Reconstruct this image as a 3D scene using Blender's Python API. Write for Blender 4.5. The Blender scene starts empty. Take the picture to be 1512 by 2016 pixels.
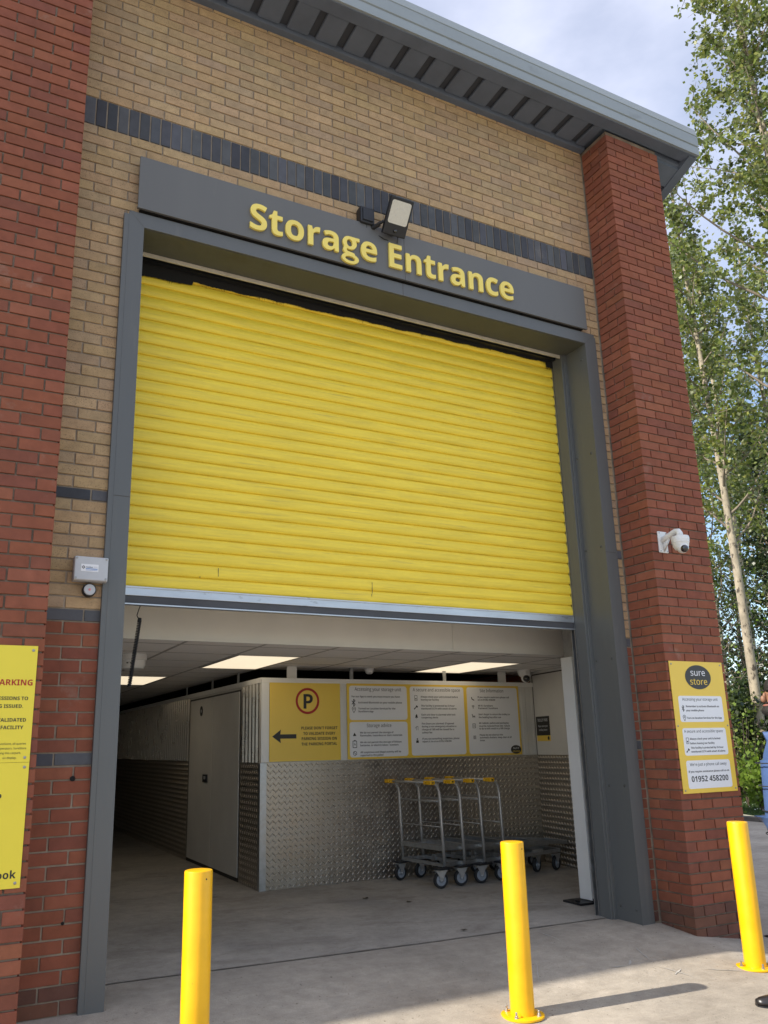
# Storage entrance scene, built object by object
import bpy, bmesh, math, random
import numpy as np
from mathutils import Vector, Matrix, Euler
SC = bpy.context.scene
COL = SC.collection
R = math.radians
random.seed(7); RNG = np.random.default_rng(7)

# ---------------------------------------------------------------- camera, world, sun, exposure
cd = bpy.data.cameras.new('Camera'); cam = bpy.data.objects.new('camera', cd); COL.objects.link(cam); SC.camera = cam
cam.location = (-0.4819, -4.9544, 1.3569); cam.rotation_mode = 'XYZ'; cam.rotation_euler = (1.8197, 0.0205, -0.4663)
cd.sensor_fit = 'VERTICAL'; cd.sensor_height = 24; cd.sensor_width = 18; cd.lens = 1582.125 / 2016 * 24
cd.shift_x = 51.65 / 2016; cd.shift_y = 57.12 / 2016; cd.clip_start = 0.05; cd.clip_end = 2000
TO_SUN = Vector((-1.24, 0.085, 0.90)).normalized()
SUN_EL = math.asin(TO_SUN.z); SUN_AZ = math.atan2(TO_SUN.x, TO_SUN.y)
W = bpy.data.worlds.new('World'); SC.world = W; W.use_nodes = True
nt = W.node_tree; nt.nodes.clear()
out = nt.nodes.new('ShaderNodeOutputWorld'); bg = nt.nodes.new('ShaderNodeBackground')
sky = nt.nodes.new('ShaderNodeTexSky'); sky.sky_type = 'NISHITA'; sky.sun_disc = False
sky.sun_elevation = SUN_EL; sky.sun_rotation = SUN_AZ; sky.air_density = 1.0; sky.dust_density = .4; sky.ozone_density = 1.6
tc = nt.nodes.new('ShaderNodeTexCoord'); mp = nt.nodes.new('ShaderNodeMapping'); mp.inputs['Scale'].default_value = (1, 1, 2.2)
nz = nt.nodes.new('ShaderNodeTexNoise'); nz.inputs['Scale'].default_value = 1.6; nz.inputs['Detail'].default_value = 7; nz.inputs['Roughness'].default_value = .55
cr = nt.nodes.new('ShaderNodeValToRGB'); cr.color_ramp.elements[0].position = .36; cr.color_ramp.elements[1].position = .64
cr.color_ramp.elements[0].color = (.26, .26, .26, 1); cr.color_ramp.elements[1].color = (.72, .72, .72, 1)
mx = nt.nodes.new('ShaderNodeMixRGB'); mx.inputs[2].default_value = (7.3, 7.3, 8.3, 1)
nt.links.new(tc.outputs['Generated'], mp.inputs[0]); nt.links.new(mp.outputs[0], nz.inputs[0]); nt.links.new(nz.outputs[0], cr.inputs[0])
sxyz = nt.nodes.new('ShaderNodeSeparateXYZ'); zr = nt.nodes.new('ShaderNodeMapRange'); zr.inputs[1].default_value = .30; zr.inputs[2].default_value = .62; zr.inputs[3].default_value = .10; zr.inputs[4].default_value = 1.0
mu = nt.nodes.new('ShaderNodeMath'); mu.operation = 'MULTIPLY'; nt.links.new(tc.outputs['Generated'], sxyz.inputs[0]); nt.links.new(sxyz.outputs[2], zr.inputs[0]); nt.links.new(zr.outputs[0], mu.inputs[0]); nt.links.new(cr.outputs[0], mu.inputs[1])
nt.links.new(mu.outputs[0], mx.inputs[0]); nt.links.new(sky.outputs[0], mx.inputs[1]); nt.links.new(mx.outputs[0], bg.inputs[0])
nt.links.new(bg.outputs[0], out.inputs[0]); bg.inputs[1].default_value = 0.15
sl = bpy.data.lights.new('Sun', 'SUN'); sl.energy = 5.0; sl.angle = R(0.53); sl.color = (1.0, 0.93, 0.82)
so = bpy.data.objects.new('sun', sl); COL.objects.link(so); so.rotation_euler = TO_SUN.to_track_quat('Z', 'Y').to_euler(); so.location = TO_SUN * 60
SC.view_settings.view_transform = 'Standard'; SC.view_settings.look = 'None'; SC.view_settings.gamma = 1
SC.view_settings.exposure = 0.50
SC.render.engine = 'CYCLES'; SC.cycles.max_bounces = 8; SC.cycles.transparent_max_bounces = 8

# ---------------------------------------------------------------- materials
def srgb(r, g, b):
    f = lambda c: (c/255/12.92) if c/255 <= .04045 else ((c/255+.055)/1.055)**2.4
    return (f(r), f(g), f(b), 1)
def mat(name, col, rough=.6, metal=0., var=.0, vscale=6., bump=0., bscale=60., stretch=(1,1,1), spec=.5, coat=0., emit=None, dirt=None, attr=False, transl=0., rvar=0.):
    m = bpy.data.materials.new(name); m.use_nodes = True; t = m.node_tree; p = t.nodes['Principled BSDF']; L = t.links.new
    if len(col) == 3: col = (*col, 1)
    p.inputs['Base Color'].default_value = col; p.inputs['Roughness'].default_value = rough; p.inputs['Metallic'].default_value = metal
    p.inputs['Specular IOR Level'].default_value = spec; p.inputs['Coat Weight'].default_value = coat
    N = t.nodes.new; c = None
    tcn = N('ShaderNodeTexCoord'); mpn = N('ShaderNodeMapping'); mpn.inputs['Scale'].default_value = stretch; L(tcn.outputs['Object'], mpn.inputs[0])
    if attr:
        a = N('ShaderNodeAttribute'); a.attribute_name = 'bc'; c = a.outputs['Color']
    if var or rvar:
        n = N('ShaderNodeTexNoise'); n.inputs['Scale'].default_value = vscale; n.inputs['Detail'].default_value = 6; n.inputs['Roughness'].default_value = .6; L(mpn.outputs[0], n.inputs[0])
    if var:
        mr = N('ShaderNodeMapRange'); mr.inputs[1].default_value = .3; mr.inputs[2].default_value = .7; mr.inputs[3].default_value = 1-var; mr.inputs[4].default_value = 1+var; L(n.outputs[0], mr.inputs[0])
        mm = N('ShaderNodeMixRGB'); mm.blend_type = 'MULTIPLY'; mm.inputs[0].default_value = 1
        if c is not None: L(c, mm.inputs[1])
        else: mm.inputs[1].default_value = col
        L(mr.outputs[0], mm.inputs[2]); c = mm.outputs[0]
    if rvar:
        m2 = N('ShaderNodeMapRange'); m2.inputs[1].default_value = .3; m2.inputs[2].default_value = .7; m2.inputs[3].default_value = rough-rvar; m2.inputs[4].default_value = rough+rvar; L(n.outputs[0], m2.inputs[0]); L(m2.outputs[0], p.inputs['Roughness'])
    if dirt:   # (colour, scale, threshold, softness)
        n2 = N('ShaderNodeTexNoise'); n2.inputs['Scale'].default_value = dirt[1]; n2.inputs['Detail'].default_value = 8; n2.inputs['Roughness'].default_value = .65; L(mpn.outputs[0], n2.inputs[0])
        r2 = N('ShaderNodeMapRange'); r2.inputs[1].default_value = dirt[2]; r2.inputs[2].default_value = dirt[2]+dirt[3]; L(n2.outputs[0], r2.inputs[0])
        m3 = N('ShaderNodeMixRGB'); L(r2.outputs[0], m3.inputs[0]); m3.inputs[2].default_value = (*dirt[0][:3], 1)
        if c is not None: L(c, m3.inputs[1])
        else: m3.inputs[1].default_value = col
        c = m3.outputs[0]
    if c is not None: L(c, p.inputs['Base Color'])
    if bump:
        nb = N('ShaderNodeTexNoise'); nb.inputs['Scale'].default_value = bscale; nb.inputs['Detail'].default_value = 4; L(mpn.outputs[0], nb.inputs[0])
        b = N('ShaderNodeBump'); b.inputs['Strength'].default_value = bump; b.inputs['Distance'].default_value = .004; L(nb.outputs[0], b.inputs['Height']); L(b.outputs[0], p.inputs['Normal'])
    if transl:
        tr = N('ShaderNodeBsdfTranslucent'); ms = N('ShaderNodeMixShader'); ms.inputs[0].default_value = transl
        if c is not None: L(c, tr.inputs[0])
        else: tr.inputs[0].default_value = col
        L(p.outputs[0], ms.inputs[1]); L(tr.outputs[0], ms.inputs[2]); L(ms.outputs[0], t.nodes['Material Output'].inputs[0])
    if emit:
        p.inputs['Emission Color'].default_value = (*emit[0][:3], 1); p.inputs['Emission Strength'].default_value = emit[1]
    return m

def brick_mat():
    m = mat('brick', (.3,.2,.1), .88, attr=True, var=.13, vscale=14, bump=.9, bscale=420, spec=.25); t = m.node_tree; N = t.nodes.new; L = t.links.new
    p = t.nodes['Principled BSDF']; src = p.inputs['Base Color'].links[0].from_socket
    tcn = N('ShaderNodeTexCoord'); a = N('ShaderNodeAttribute'); a.attribute_name = 'bc'
    # iron spots on the buff bricks, amount carried in the alpha of the attribute
    v = N('ShaderNodeTexNoise'); v.inputs['Scale'].default_value = 210; v.inputs['Detail'].default_value = 2; L(tcn.outputs['Object'], v.inputs[0])
    r = N('ShaderNodeMapRange'); r.inputs[1].default_value = .60; r.inputs[2].default_value = .68; L(v.outputs[0], r.inputs[0])
    k = N('ShaderNodeMath'); k.operation = 'MULTIPLY'; L(r.outputs[0], k.inputs[0]); L(a.outputs['Alpha'], k.inputs[1])
    x = N('ShaderNodeMixRGB'); L(k.outputs[0], x.inputs[0]); L(src, x.inputs[1]); x.inputs[2].default_value = (.09, .05, .03, 1)
    # pale efflorescence / mortar smears
    v2 = N('ShaderNodeTexNoise'); v2.inputs['Scale'].default_value = 3.1; v2.inputs['Detail'].default_value = 9; v2.inputs['Roughness'].default_value = .75; L(tcn.outputs['Object'], v2.inputs[0])
    r2 = N('ShaderNodeMapRange'); r2.inputs[1].default_value = .60; r2.inputs[2].default_value = .80; r2.inputs[4].default_value = .5; L(v2.outputs[0], r2.inputs[0])
    y = N('ShaderNodeMixRGB'); L(r2.outputs[0], y.inputs[0]); L(x.outputs[0], y.inputs[1]); y.inputs[2].default_value = (.42, .36, .30, 1)
    L(y.outputs[0], p.inputs['Base Color'])
    return m
M = {}
M['brick'] = brick_mat()
M['mortar'] = mat('mortar', (.32, .265, .205), .95, var=.25, vscale=9, bump=.8, bscale=300, spec=.1)
M['grey'] = mat('grey_cladding', (.112, .117, .116), .42, var=.08, vscale=2.5, rvar=.08, dirt=((.150,.150,.140), 9, .60, .22), stretch=(1,1,.12))
M['mortar_red'] = mat('pier_mortar', (.235, .19, .15), .95, var=.3, vscale=9, bump=.8, bscale=300, spec=.1)
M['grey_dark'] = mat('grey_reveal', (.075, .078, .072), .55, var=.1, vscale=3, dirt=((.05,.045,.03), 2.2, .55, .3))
M['fascia'] = mat('fascia_panel', (.124, .123, .118), .46, var=.07, vscale=2.2, dirt=((.165,.16,.15), 8, .62, .25), stretch=(1,1,.15), rvar=.06)
M['soffit'] = mat('soffit_metal', (.115, .14, .185), .6, var=.12, vscale=4, bump=.3, bscale=150)
M['groove'] = mat('soffit_groove', (.05, .056, .07), .8)
M['roofedge'] = mat('roof_edge_metal', (.26, .295, .31), .45, var=.07, vscale=2.2, dirt=((.14,.15,.15), 7, .6, .25), stretch=(.5,1,1))
M['letter'] = mat('letter_yellow', srgb(240, 216, 108), .45, var=.05, vscale=5)
M['yellow'] = mat('shutter_yellow', srgb(238, 210, 66), .46, var=.12, vscale=3, bump=.35, bscale=55, stretch=(.7, 1, 14), rvar=.05, dirt=((.40,.31,.07), 2.3, .57, .3))
M['bollard'] = mat('bollard_yellow', srgb(240, 180, 3), .40, var=.08, vscale=5, bump=.25, bscale=22, coat=.12, dirt=((.26,.17,.04), 11, .665, .05), rvar=.1)
M['alu'] = mat('aluminium', (.55, .57, .60), .38, .85, var=.1, vscale=9, dirt=((.16,.14,.11), 16, .60, .15), stretch=(.35,1,1))
M['galv'] = mat('galvanised_steel', (.42, .43, .44), .36, .9, var=.16, vscale=22, rvar=.08)
M['rail_dark'] = mat('bottom_rail_rubber', (.07, .07, .075), .6, .2, var=.25, vscale=8, stretch=(.3,1,1))
M['black'] = mat('black_plastic', (.012, .013, .016), .45)
M['brush'] = mat('bristle_and_shade_black', (.006, .006, .006), .9)  # bristles, and black for the shaded gap and ceiling space
M['cream'] = mat('cream_metal', (.50, .46, .38), .5, var=.15, vscale=12)
M['white'] = mat('white_paint', (.78, .77, .74), .5, var=.04, vscale=3)
M['ceiling'] = mat('ceiling_tile', (.82, .79, .76), .9, var=.03, vscale=30)
M['grid'] = mat('ceiling_grid', (.36, .34, .32), .5)
M['panelw'] = mat('white_steel_panel', (.66, .64, .60), .42, var=.05, vscale=3)
M['plate'] = mat('checker_plate', (.40, .36, .31), .36, .9, var=.12, vscale=5, rvar=.08)
M['platebar'] = mat('checker_tread', (.55, .50, .44), .30, .95, var=.1, vscale=12)
M['zinc'] = mat('zinc_plated_tube', (.50, .49, .47), .36, .6, var=.06, vscale=14)
M['ribbed'] = mat('ribbed_steel', (.50, .47, .42), .30, .92, var=.12, vscale=4, rvar=.08)
M['screw'] = mat('screw_steel', (.35, .34, .32), .4, .9)
M['sign_y'] = mat('sign_yellow', srgb(236, 200, 78), .38, var=.02, vscale=4)
M['sign_yl'] = mat('sign_yellow_lemon', srgb(232, 212, 62), .38, var=.02, vscale=4)
M['sign_w'] = mat('sign_white', (.80, .80, .82), .45)
M['sign_k'] = mat('sign_black', (.022, .021, .02), .5)
M['sign_r'] = mat('sign_red', srgb(170, 30, 22), .5)
M['sign_b'] = mat('sign_blue', srgb(40, 110, 180), .5)
M['lens'] = mat('floodlight_lens', (.62, .60, .53), .25, var=.06, vscale=60)
M['plastic_w'] = mat('white_plastic', (.74, .74, .73), .35)
M['plastic_g'] = mat('grey_box_plastic', (.50, .51, .53), .45, var=.04, vscale=20)
M['glassk'] = mat('dark_glass', (.01, .01, .012), .08, coat=1)
M['red_led'] = mat('red_lens', (.75, .25, .25), .3)
M['lamp'] = mat('ceiling_light_diffuser', (.9, .85, .7), .5, emit=((1.0, .84, .60), .66))
M['tyre'] = mat('rubber_tyre', (.02, .02, .021), .7)
M['hub'] = mat('grey_hub', (.30, .32, .35), .5)
M['grip'] = mat('yellow_grip', srgb(225, 170, 10), .5)
M['crack'] = mat('dark_joint', (.09, .08, .07), .95)
M['deadleaf'] = mat('dead_leaf', (.035, .022, .012), .9)
M['paintmark'] = mat('white_scuff', (.46, .44, .40), .9)
M['grass'] = mat('grass', (.05, .085, .02), .9, var=.4, vscale=7, bump=1, bscale=50)
M['blade'] = mat('grass_blade', (.075, .13, .03), .7, transl=.3, var=.3, vscale=2)
M['daisy'] = mat('daisy_white', (.8, .8, .72), .8)
M['kerb'] = mat('kerb_concrete', (.12, .11, .095), .9, var=.25, vscale=6, bump=.6, bscale=80)
M['bark_pale'] = mat('pale_bark', (.33, .28, .20), .85, var=.35, vscale=5, bump=1, bscale=30, stretch=(1,1,.6), dirt=((.07,.055,.04), 9, .53, .08))
M['branch'] = mat('branch_bark', (.20, .165, .12), .9, var=.3, vscale=8)
M['bark_dark'] = mat('dark_bark', (.11, .085, .06), .9, var=.3, vscale=9, bump=1, bscale=40, stretch=(1,1,.3))
M['leaf'] = mat('poplar_leaf', (.10, .15, .03), .38, attr=True, transl=.45)
M['skin'] = mat('skin', (.25, .125, .075), .55, var=.06, vscale=20)
M['hair'] = mat('black_hair', (.012, .010, .009), .7, bump=1, bscale=200)
M['denim'] = mat('blue_jacket', srgb(66, 92, 140), .65, var=.08, vscale=9, bump=.4, bscale=90)
M['navy'] = mat('dark_trousers', (.02, .022, .03), .8, var=.1, vscale=9)
M['shoe'] = mat('shoe_leather', (.016, .014, .014), .32)
M['charcoal'] = mat('charcoal_coat', (.04, .04, .045), .8, var=.1, vscale=10)

def concrete(name, base, slab=False):
    m = mat(name, base, .92, spec=.2); t = m.node_tree; N = t.nodes.new; L = t.links.new; p = t.nodes['Principled BSDF']
    g = N('ShaderNodeNewGeometry'); pos = g.outputs['Position']
    def noise(s, d, r, st=(1,1,1), dist=0):
        mpn = N('ShaderNodeMapping'); mpn.inputs['Scale'].default_value = st; L(pos, mpn.inputs[0])
        n = N('ShaderNodeTexNoise'); n.inputs['Scale'].default_value = s; n.inputs['Detail'].default_value = d; n.inputs['Roughness'].default_value = r; n.inputs['Distortion'].default_value = dist; L(mpn.outputs[0], n.inputs[0]); return n.outputs[0]
    def rng(v, a, b, c, d):
        r = N('ShaderNodeMapRange'); r.inputs[1].default_value = a; r.inputs[2].default_value = b; r.inputs[3].default_value = c; r.inputs[4].default_value = d; L(v, r.inputs[0]); return r.outputs[0]
    def mixc(f, a, col, mode='MIX'):
        x = N('ShaderNodeMixRGB'); x.blend_type = mode
        if isinstance(f, float): x.inputs[0].default_value = f
        else: L(f, x.inputs[0])
        if isinstance(a, tuple): x.inputs[1].default_value = a
        else: L(a, x.inputs[1])
        if isinstance(col, tuple): x.inputs[2].default_value = col
        else: L(col, x.inputs[2])
        return x.outputs[0]
    c = mixc(1., (*base, 1), rng(noise(.9, 8, .62), .3, .7, .78, 1.22), 'MULTIPLY')
    c = mixc(1., c, rng(noise(11, 8, .7), .3, .7, .86, 1.14), 'MULTIPLY')
    c = mixc(1., c, rng(noise(160, 3, .6), .25, .75, .82, 1.16), 'MULTIPLY')
    st = rng(noise(1.7, 9, .68, (1, 1.6, 1), .6), .50, .70, 0, .62 if slab else .34)          # damp / oily stains
    c = mixc(st, c, (base[0]*.42, base[1]*.40, base[2]*.38, 1))
    br = rng(noise(7, 3, .5, (.25, 3.0, 1)), .58, .78, 0, .22)                                   # brushed finish streaks
    c = mixc(br, c, (base[0]*1.5, base[1]*1.48, base[2]*1.42, 1))
    sp = rng(noise(46, 1, .4), .735, .76, 0, .7); c = mixc(sp, c, (base[0]*.35, base[1]*.33, base[2]*.3, 1))
    if slab:
        wv = rng(noise(.75, 5, .6), .55, .75, 0, .30); c = mixc(wv, c, (.26, .27, .29, 1))
    L(c, p.inputs['Base Color'])
    b = N('ShaderNodeBump'); b.inputs['Strength'].default_value = .55; b.inputs['Distance'].default_value = .004
    hh = N('ShaderNodeMath'); hh.operation = 'ADD'; L(noise(140, 5, .7), hh.inputs[0]); L(noise(18, 4, .6, (.4, 2.5, 1)), hh.inputs[1]); L(hh.outputs[0], b.inputs['Height']); L(b.outputs[0], p.inputs['Normal'])
    if slab: p.inputs['Roughness'].default_value = .62
    return m
M['concrete'] = concrete('concrete_apron', (.385, .340, .280))
M['slab'] = concrete('interior_concrete', (.39, .355, .305), True)

GLYPHS = [{}, {}]   # outlines of the sign lettering: advance, then closed polygons as x, y, x, y
GLYPHS[0]["A"]=[429,[0,0,187,482,242,482,428,0,366,0,308,148,118,148,61,0],[138,202,290,202,236,347,230,367,221,396,214,419,203,378,193,347]]
GLYPHS[0]["I"]=[228,[27,0,27,35,83,48,83,431,27,445,27,480,200,480,200,445,144,431,144,48,200,35,200,0]]
GLYPHS[0]["S"]=[369,[166,-7,127,-6,91,-1,60,6,34,16,34,74,61,64,94,54,131,48,169,46,215,51,249,66,265,82,274,101,277,123,274,145,267,163,253,178,232,192,203,207,164,222,110,246,72,276,54,300,44,330,40,364,45,400,60,429,83,454,114,471,151,482,193,486,231,484,266,479,298,470,326,459,307,408,281,418,253,426,223,431,192,433,152,428,124,414,107,392,101,363,104,341,111,323,124,308,144,294,171,281,206,267,245,250,278,233,303,214,322,191,333,162,337,128,332,89,317,56,291,29,256,9,215,-3]]
GLYPHS[0]["W"]=[625,[135,0,8,480,71,480,146,187,160,127,169,73,173,100,179,130,194,190,279,480,341,480,429,188,438,157,445,127,455,73,465,127,479,187,553,480,616,480,488,0,427,0,334,314,323,353,314,388,310,409,303,372,287,312,196,0]]
GLYPHS[0]["a"]=[377,[144,-7,114,-4,87,5,63,19,45,39,35,66,31,100,36,133,50,161,73,183,106,199,150,210,203,215,265,217,265,238,263,265,256,286,245,301,222,314,190,318,162,316,136,310,111,301,89,291,71,335,96,347,126,357,159,364,193,366,233,363,266,353,291,337,308,314,319,283,322,245,322,0,279,0,268,51,265,51,241,25,216,7,185,-3],[158,41,187,44,212,52,234,66,251,86,261,112,264,144,264,176,211,174,154,167,118,152,104,138,95,120,92,99,96,73,110,55,132,45]]
GLYPHS[0]["b"]=[413,[228,-7,189,-3,158,9,134,26,116,46,111,46,99,0,57,0,57,510,116,510,116,386,115,344,113,312,116,312,134,333,158,351,189,362,228,366,269,361,305,345,335,319,358,283,372,237,376,180,371,123,358,77,335,40,305,14,269,-2],[219,42,248,46,272,58,291,78,304,105,312,140,315,181,311,230,300,268,280,295,253,312,218,317,184,313,157,302,138,284,126,258,119,224,116,182,116,179,118,138,126,105,138,78,157,58,184,46]]
GLYPHS[0]["c"]=[322,[201,-7,156,-2,117,13,94,28,74,48,58,73,42,120,37,178,39,219,47,255,59,286,76,311,96,332,119,347,160,362,206,367,233,366,259,361,282,355,300,347,282,298,244,310,224,314,204,315,171,311,145,300,124,281,110,255,101,221,98,179,101,139,110,105,124,79,144,60,170,48,201,44,229,46,253,50,275,57,294,65,294,13,275,4,254,-2,230,-6]]
GLYPHS[0]["d"]=[413,[185,-7,143,-2,107,14,77,40,55,76,41,123,37,179,41,236,55,283,78,319,108,346,144,362,185,367,223,363,254,351,278,334,297,314,301,314,299,339,297,367,297,510,356,510,356,0,308,0,300,48,297,48,278,27,254,9,223,-3],[194,42,228,46,255,56,274,74,287,98,295,129,298,168,298,179,295,220,288,254,275,282,256,302,229,314,193,318,164,314,141,301,122,280,109,252,101,218,98,178,101,138,109,105,122,78,141,58,165,46]]
GLYPHS[0]["e"]=[379,[210,-7,162,-2,120,14,96,30,75,51,59,76,42,122,37,177,42,232,57,279,81,316,112,344,151,361,196,367,239,362,276,347,305,322,327,290,340,250,345,204,345,169,98,169,102,131,112,100,129,76,152,58,180,47,213,44,245,46,274,50,301,58,328,69,328,17,301,6,274,-1,245,-6],[99,216,283,216,278,257,262,290,245,306,222,315,195,318,169,315,147,306,129,291,115,271,105,246]]
GLYPHS[0]["f"]=[231,[73,0,73,314,10,314,10,342,73,362,73,383,77,425,87,458,104,483,127,500,156,511,190,514,210,513,229,510,260,502,244,455,220,462,191,465,165,460,147,446,136,420,132,383,132,360,223,360,223,314,132,314,132,0]]
GLYPHS[0]["g"]=[356,[151,-157,126,-153,102,-148,81,-140,62,-130,46,-120,33,-107,23,-93,18,-79,17,-65,19,-52,25,-39,34,-26,46,-15,61,-4,98,12,88,16,82,22,47,75,43,84,45,96,77,165,57,194,46,223,44,255,50,286,66,315,89,338,118,356,151,365,183,366,216,359,352,359,353,328,324,327,267,327,281,309,291,289,297,268,299,246,297,224,290,204,280,185,266,167,250,153,233,143,214,135,195,130,175,128,154,129,135,133,114,140,94,90,115,59,233,40,244,35,253,25,255,11,276,2,294,-8,309,-20,321,-33,328,-45,332,-58,332,-72,329,-85,321,-102,306,-117,288,-130,265,-141,239,-150,210,-155,181,-158],[160,-118,201,-117,238,-109,253,-102,265,-94,274,-85,280,-75,281,-65,277,-54,271,-45,260,-37,246,-29,229,-23,190,-16,148,-17,112,-26,96,-32,84,-40,75,-49,70,-60,69,-70,72,-80,78,-89,89,-98,104,-106,120,-111],[166,167,180,167,195,171,208,177,220,186,230,197,238,210,244,226,246,241,246,256,243,272,237,287,228,300,218,310,206,319,192,325,177,327,162,327,148,324,135,318,123,309,112,297,105,284,99,269,96,254,96,238,99,223,106,208,114,195,125,184,137,175,151,170]]
GLYPHS[0]["h"]=[415,[57,0,57,510,116,510,116,361,113,310,117,310,137,335,164,352,195,362,229,366,269,363,302,352,328,335,346,310,357,276,361,234,361,0,302,0,302,230,299,261,289,286,273,303,251,314,222,317,186,313,158,302,139,283,126,257,119,225,116,186,116,0]]
GLYPHS[0]["i"]=[173,[87,420,73,422,62,429,55,441,52,457,55,474,62,486,73,493,87,495,100,493,111,486,119,474,122,457,119,441,111,429,100,422],[57,0,57,360,116,360,116,0]]
GLYPHS[0]["j"]=[173,[87,420,73,422,62,429,55,441,52,457,55,474,62,486,73,493,87,495,100,493,111,486,119,474,122,457,119,441,111,429,100,422],[15,-161,-15,-159,-37,-153,-37,-105,-16,-110,7,-112,27,-109,43,-100,53,-84,57,-56,57,360,116,360,116,-54,113,-85,105,-111,92,-133,73,-149,47,-158]]
GLYPHS[0]["k"]=[359,[57,0,57,510,116,510,116,244,115,216,113,185,116,185,128,201,144,221,158,238,273,360,343,360,197,206,353,0,281,0,156,168,116,132,116,0]]
GLYPHS[0]["l"]=[173,[57,0,57,510,116,510,116,0]]
GLYPHS[0]["m"]=[628,[57,0,57,360,105,360,113,311,117,311,136,336,162,353,191,363,223,367,261,363,293,352,317,333,333,306,336,306,358,333,386,352,418,363,452,367,489,363,520,353,543,335,560,310,570,277,574,234,574,0,515,0,515,232,512,263,503,287,489,303,468,314,442,317,410,314,385,304,367,287,355,264,347,234,345,199,345,0,286,0,286,232,283,263,274,287,259,303,239,314,212,317,180,313,155,302,137,283,125,258,118,226,116,187,116,0]]
GLYPHS[0]["n"]=[415,[57,0,57,360,105,360,113,311,117,311,138,336,165,353,197,363,230,367,270,363,302,353,328,335,346,310,357,277,361,234,361,0,302,0,302,230,299,261,289,286,273,303,251,314,222,317,186,313,158,302,139,283,126,258,119,226,116,187,116,0]]
GLYPHS[0]["o"]=[406,[202,-7,157,-1,117,15,84,42,58,79,42,126,37,181,42,236,57,281,82,318,116,345,156,362,204,367,250,361,290,345,324,318,349,282,365,236,370,181,365,126,350,79,325,42,291,15,250,-1],[203,42,236,46,263,59,283,80,297,107,306,141,309,181,306,220,297,254,283,281,263,301,236,313,203,317,169,313,143,301,123,281,109,254,101,220,98,181,101,141,109,107,123,80,143,59,170,46]]
GLYPHS[0]["p"]=[413,[57,-161,57,360,105,360,113,311,116,311,135,333,158,351,189,363,228,367,270,362,305,346,335,320,358,284,372,238,376,181,372,124,358,78,335,41,305,14,269,-2,228,-7,190,-3,159,9,134,26,116,46,112,46,115,17,116,-13,116,-161],[219,42,249,46,273,60,292,82,305,110,313,143,315,181,312,220,304,253,291,280,272,301,248,313,218,317,185,314,159,303,140,286,127,262,119,231,116,192,116,181,118,140,126,105,138,78,157,58,184,46]]
GLYPHS[0]["q"]=[413,[297,-161,297,-7,298,21,300,48,296,48,278,27,254,9,222,-3,183,-7,143,-2,108,14,78,40,55,76,41,123,37,179,42,236,55,283,78,319,108,346,144,362,185,367,224,363,255,351,279,333,298,311,300,311,309,360,356,360,356,-161],[195,42,228,45,255,56,274,73,287,97,295,128,298,167,298,179,295,221,288,255,275,282,255,302,228,314,193,318,164,314,140,301,122,280,109,252,101,218,98,178,101,138,109,105,122,78,141,58,165,46]]
GLYPHS[0]["r"]=[277,[57,0,57,360,105,360,112,294,115,294,134,322,160,345,190,362,225,367,247,366,267,363,260,308,241,312,221,313,194,309,169,298,147,280,131,256,120,226,116,192,116,0]]
GLYPHS[0]["s"]=[322,[148,-7,113,-6,83,-1,58,6,35,16,35,70,59,60,87,50,118,43,149,41,188,45,214,55,229,72,234,94,232,107,227,118,216,129,200,140,177,151,146,164,113,178,86,191,64,206,48,223,38,245,34,271,38,299,51,323,72,342,99,356,131,364,169,367,201,365,231,360,259,353,284,343,264,296,216,312,191,316,165,318,133,315,110,307,96,293,91,275,93,261,99,249,111,239,129,229,183,206,215,193,242,180,263,165,279,147,288,126,291,99,287,67,274,41,253,20,224,5,189,-4]]
GLYPHS[0]["t"]=[242,[167,-7,140,-4,115,3,93,17,77,37,66,66,62,105,62,314,11,314,11,343,62,366,86,443,121,443,121,360,225,360,225,314,121,314,121,106,125,77,137,57,155,46,177,42,191,42,205,44,228,49,228,4,216,0,201,-4]]
GLYPHS[0]["u"]=[415,[184,-7,144,-3,112,7,86,25,68,50,57,83,53,124,53,360,113,360,113,128,116,97,126,73,142,56,164,45,193,42,229,46,256,57,276,76,289,102,296,134,299,173,299,360,358,360,358,0,310,0,301,48,298,48,277,23,250,6,218,-4]]
GLYPHS[0]["v"]=[341,[136,0,0,360,63,360,140,148,151,115,162,80,169,52,171,52,179,81,190,116,201,148,278,360,341,360,204,0]]
GLYPHS[0]["w"]=[528,[106,1,7,361,69,361,118,169,132,110,142,61,144,61,151,89,159,125,169,158,232,361,297,361,359,158,373,108,383,62,385,62,395,108,410,169,460,361,520,361,420,1,351,1,289,203,274,258,265,299,262,299,253,258,238,203,173,1]]
GLYPHS[0]["y"]=[343,[56,-161,28,-160,7,-156,7,-109,25,-111,47,-113,75,-108,97,-95,114,-75,127,-49,146,-1,1,360,64,360,142,155,160,104,172,57,175,57,187,101,206,156,279,360,343,360,187,-50,166,-96,139,-131,116,-148,89,-158]]
GLYPHS[0]["."]=[180,[89,-9,74,-7,60,1,51,16,48,36,51,57,60,71,74,79,89,81,106,79,119,71,128,57,132,36,128,16,119,1,106,-7]]
GLYPHS[0][","]=[180,[28,-87,47,-3,61,78,124,78,129,71,118,33,104,-8,71,-87]]
GLYPHS[0]["'"]=[151,[57,306,44,480,107,480,94,306]]
GLYPHS[0][" "]=[175]
GLYPHS[1]["A"]=[463,[0,0,169,482,293,482,463,0,354,0,319,114,144,114,109,0],[170,199,295,199,259,311,251,340,240,375,232,407,223,374,212,336,204,311]]
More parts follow.
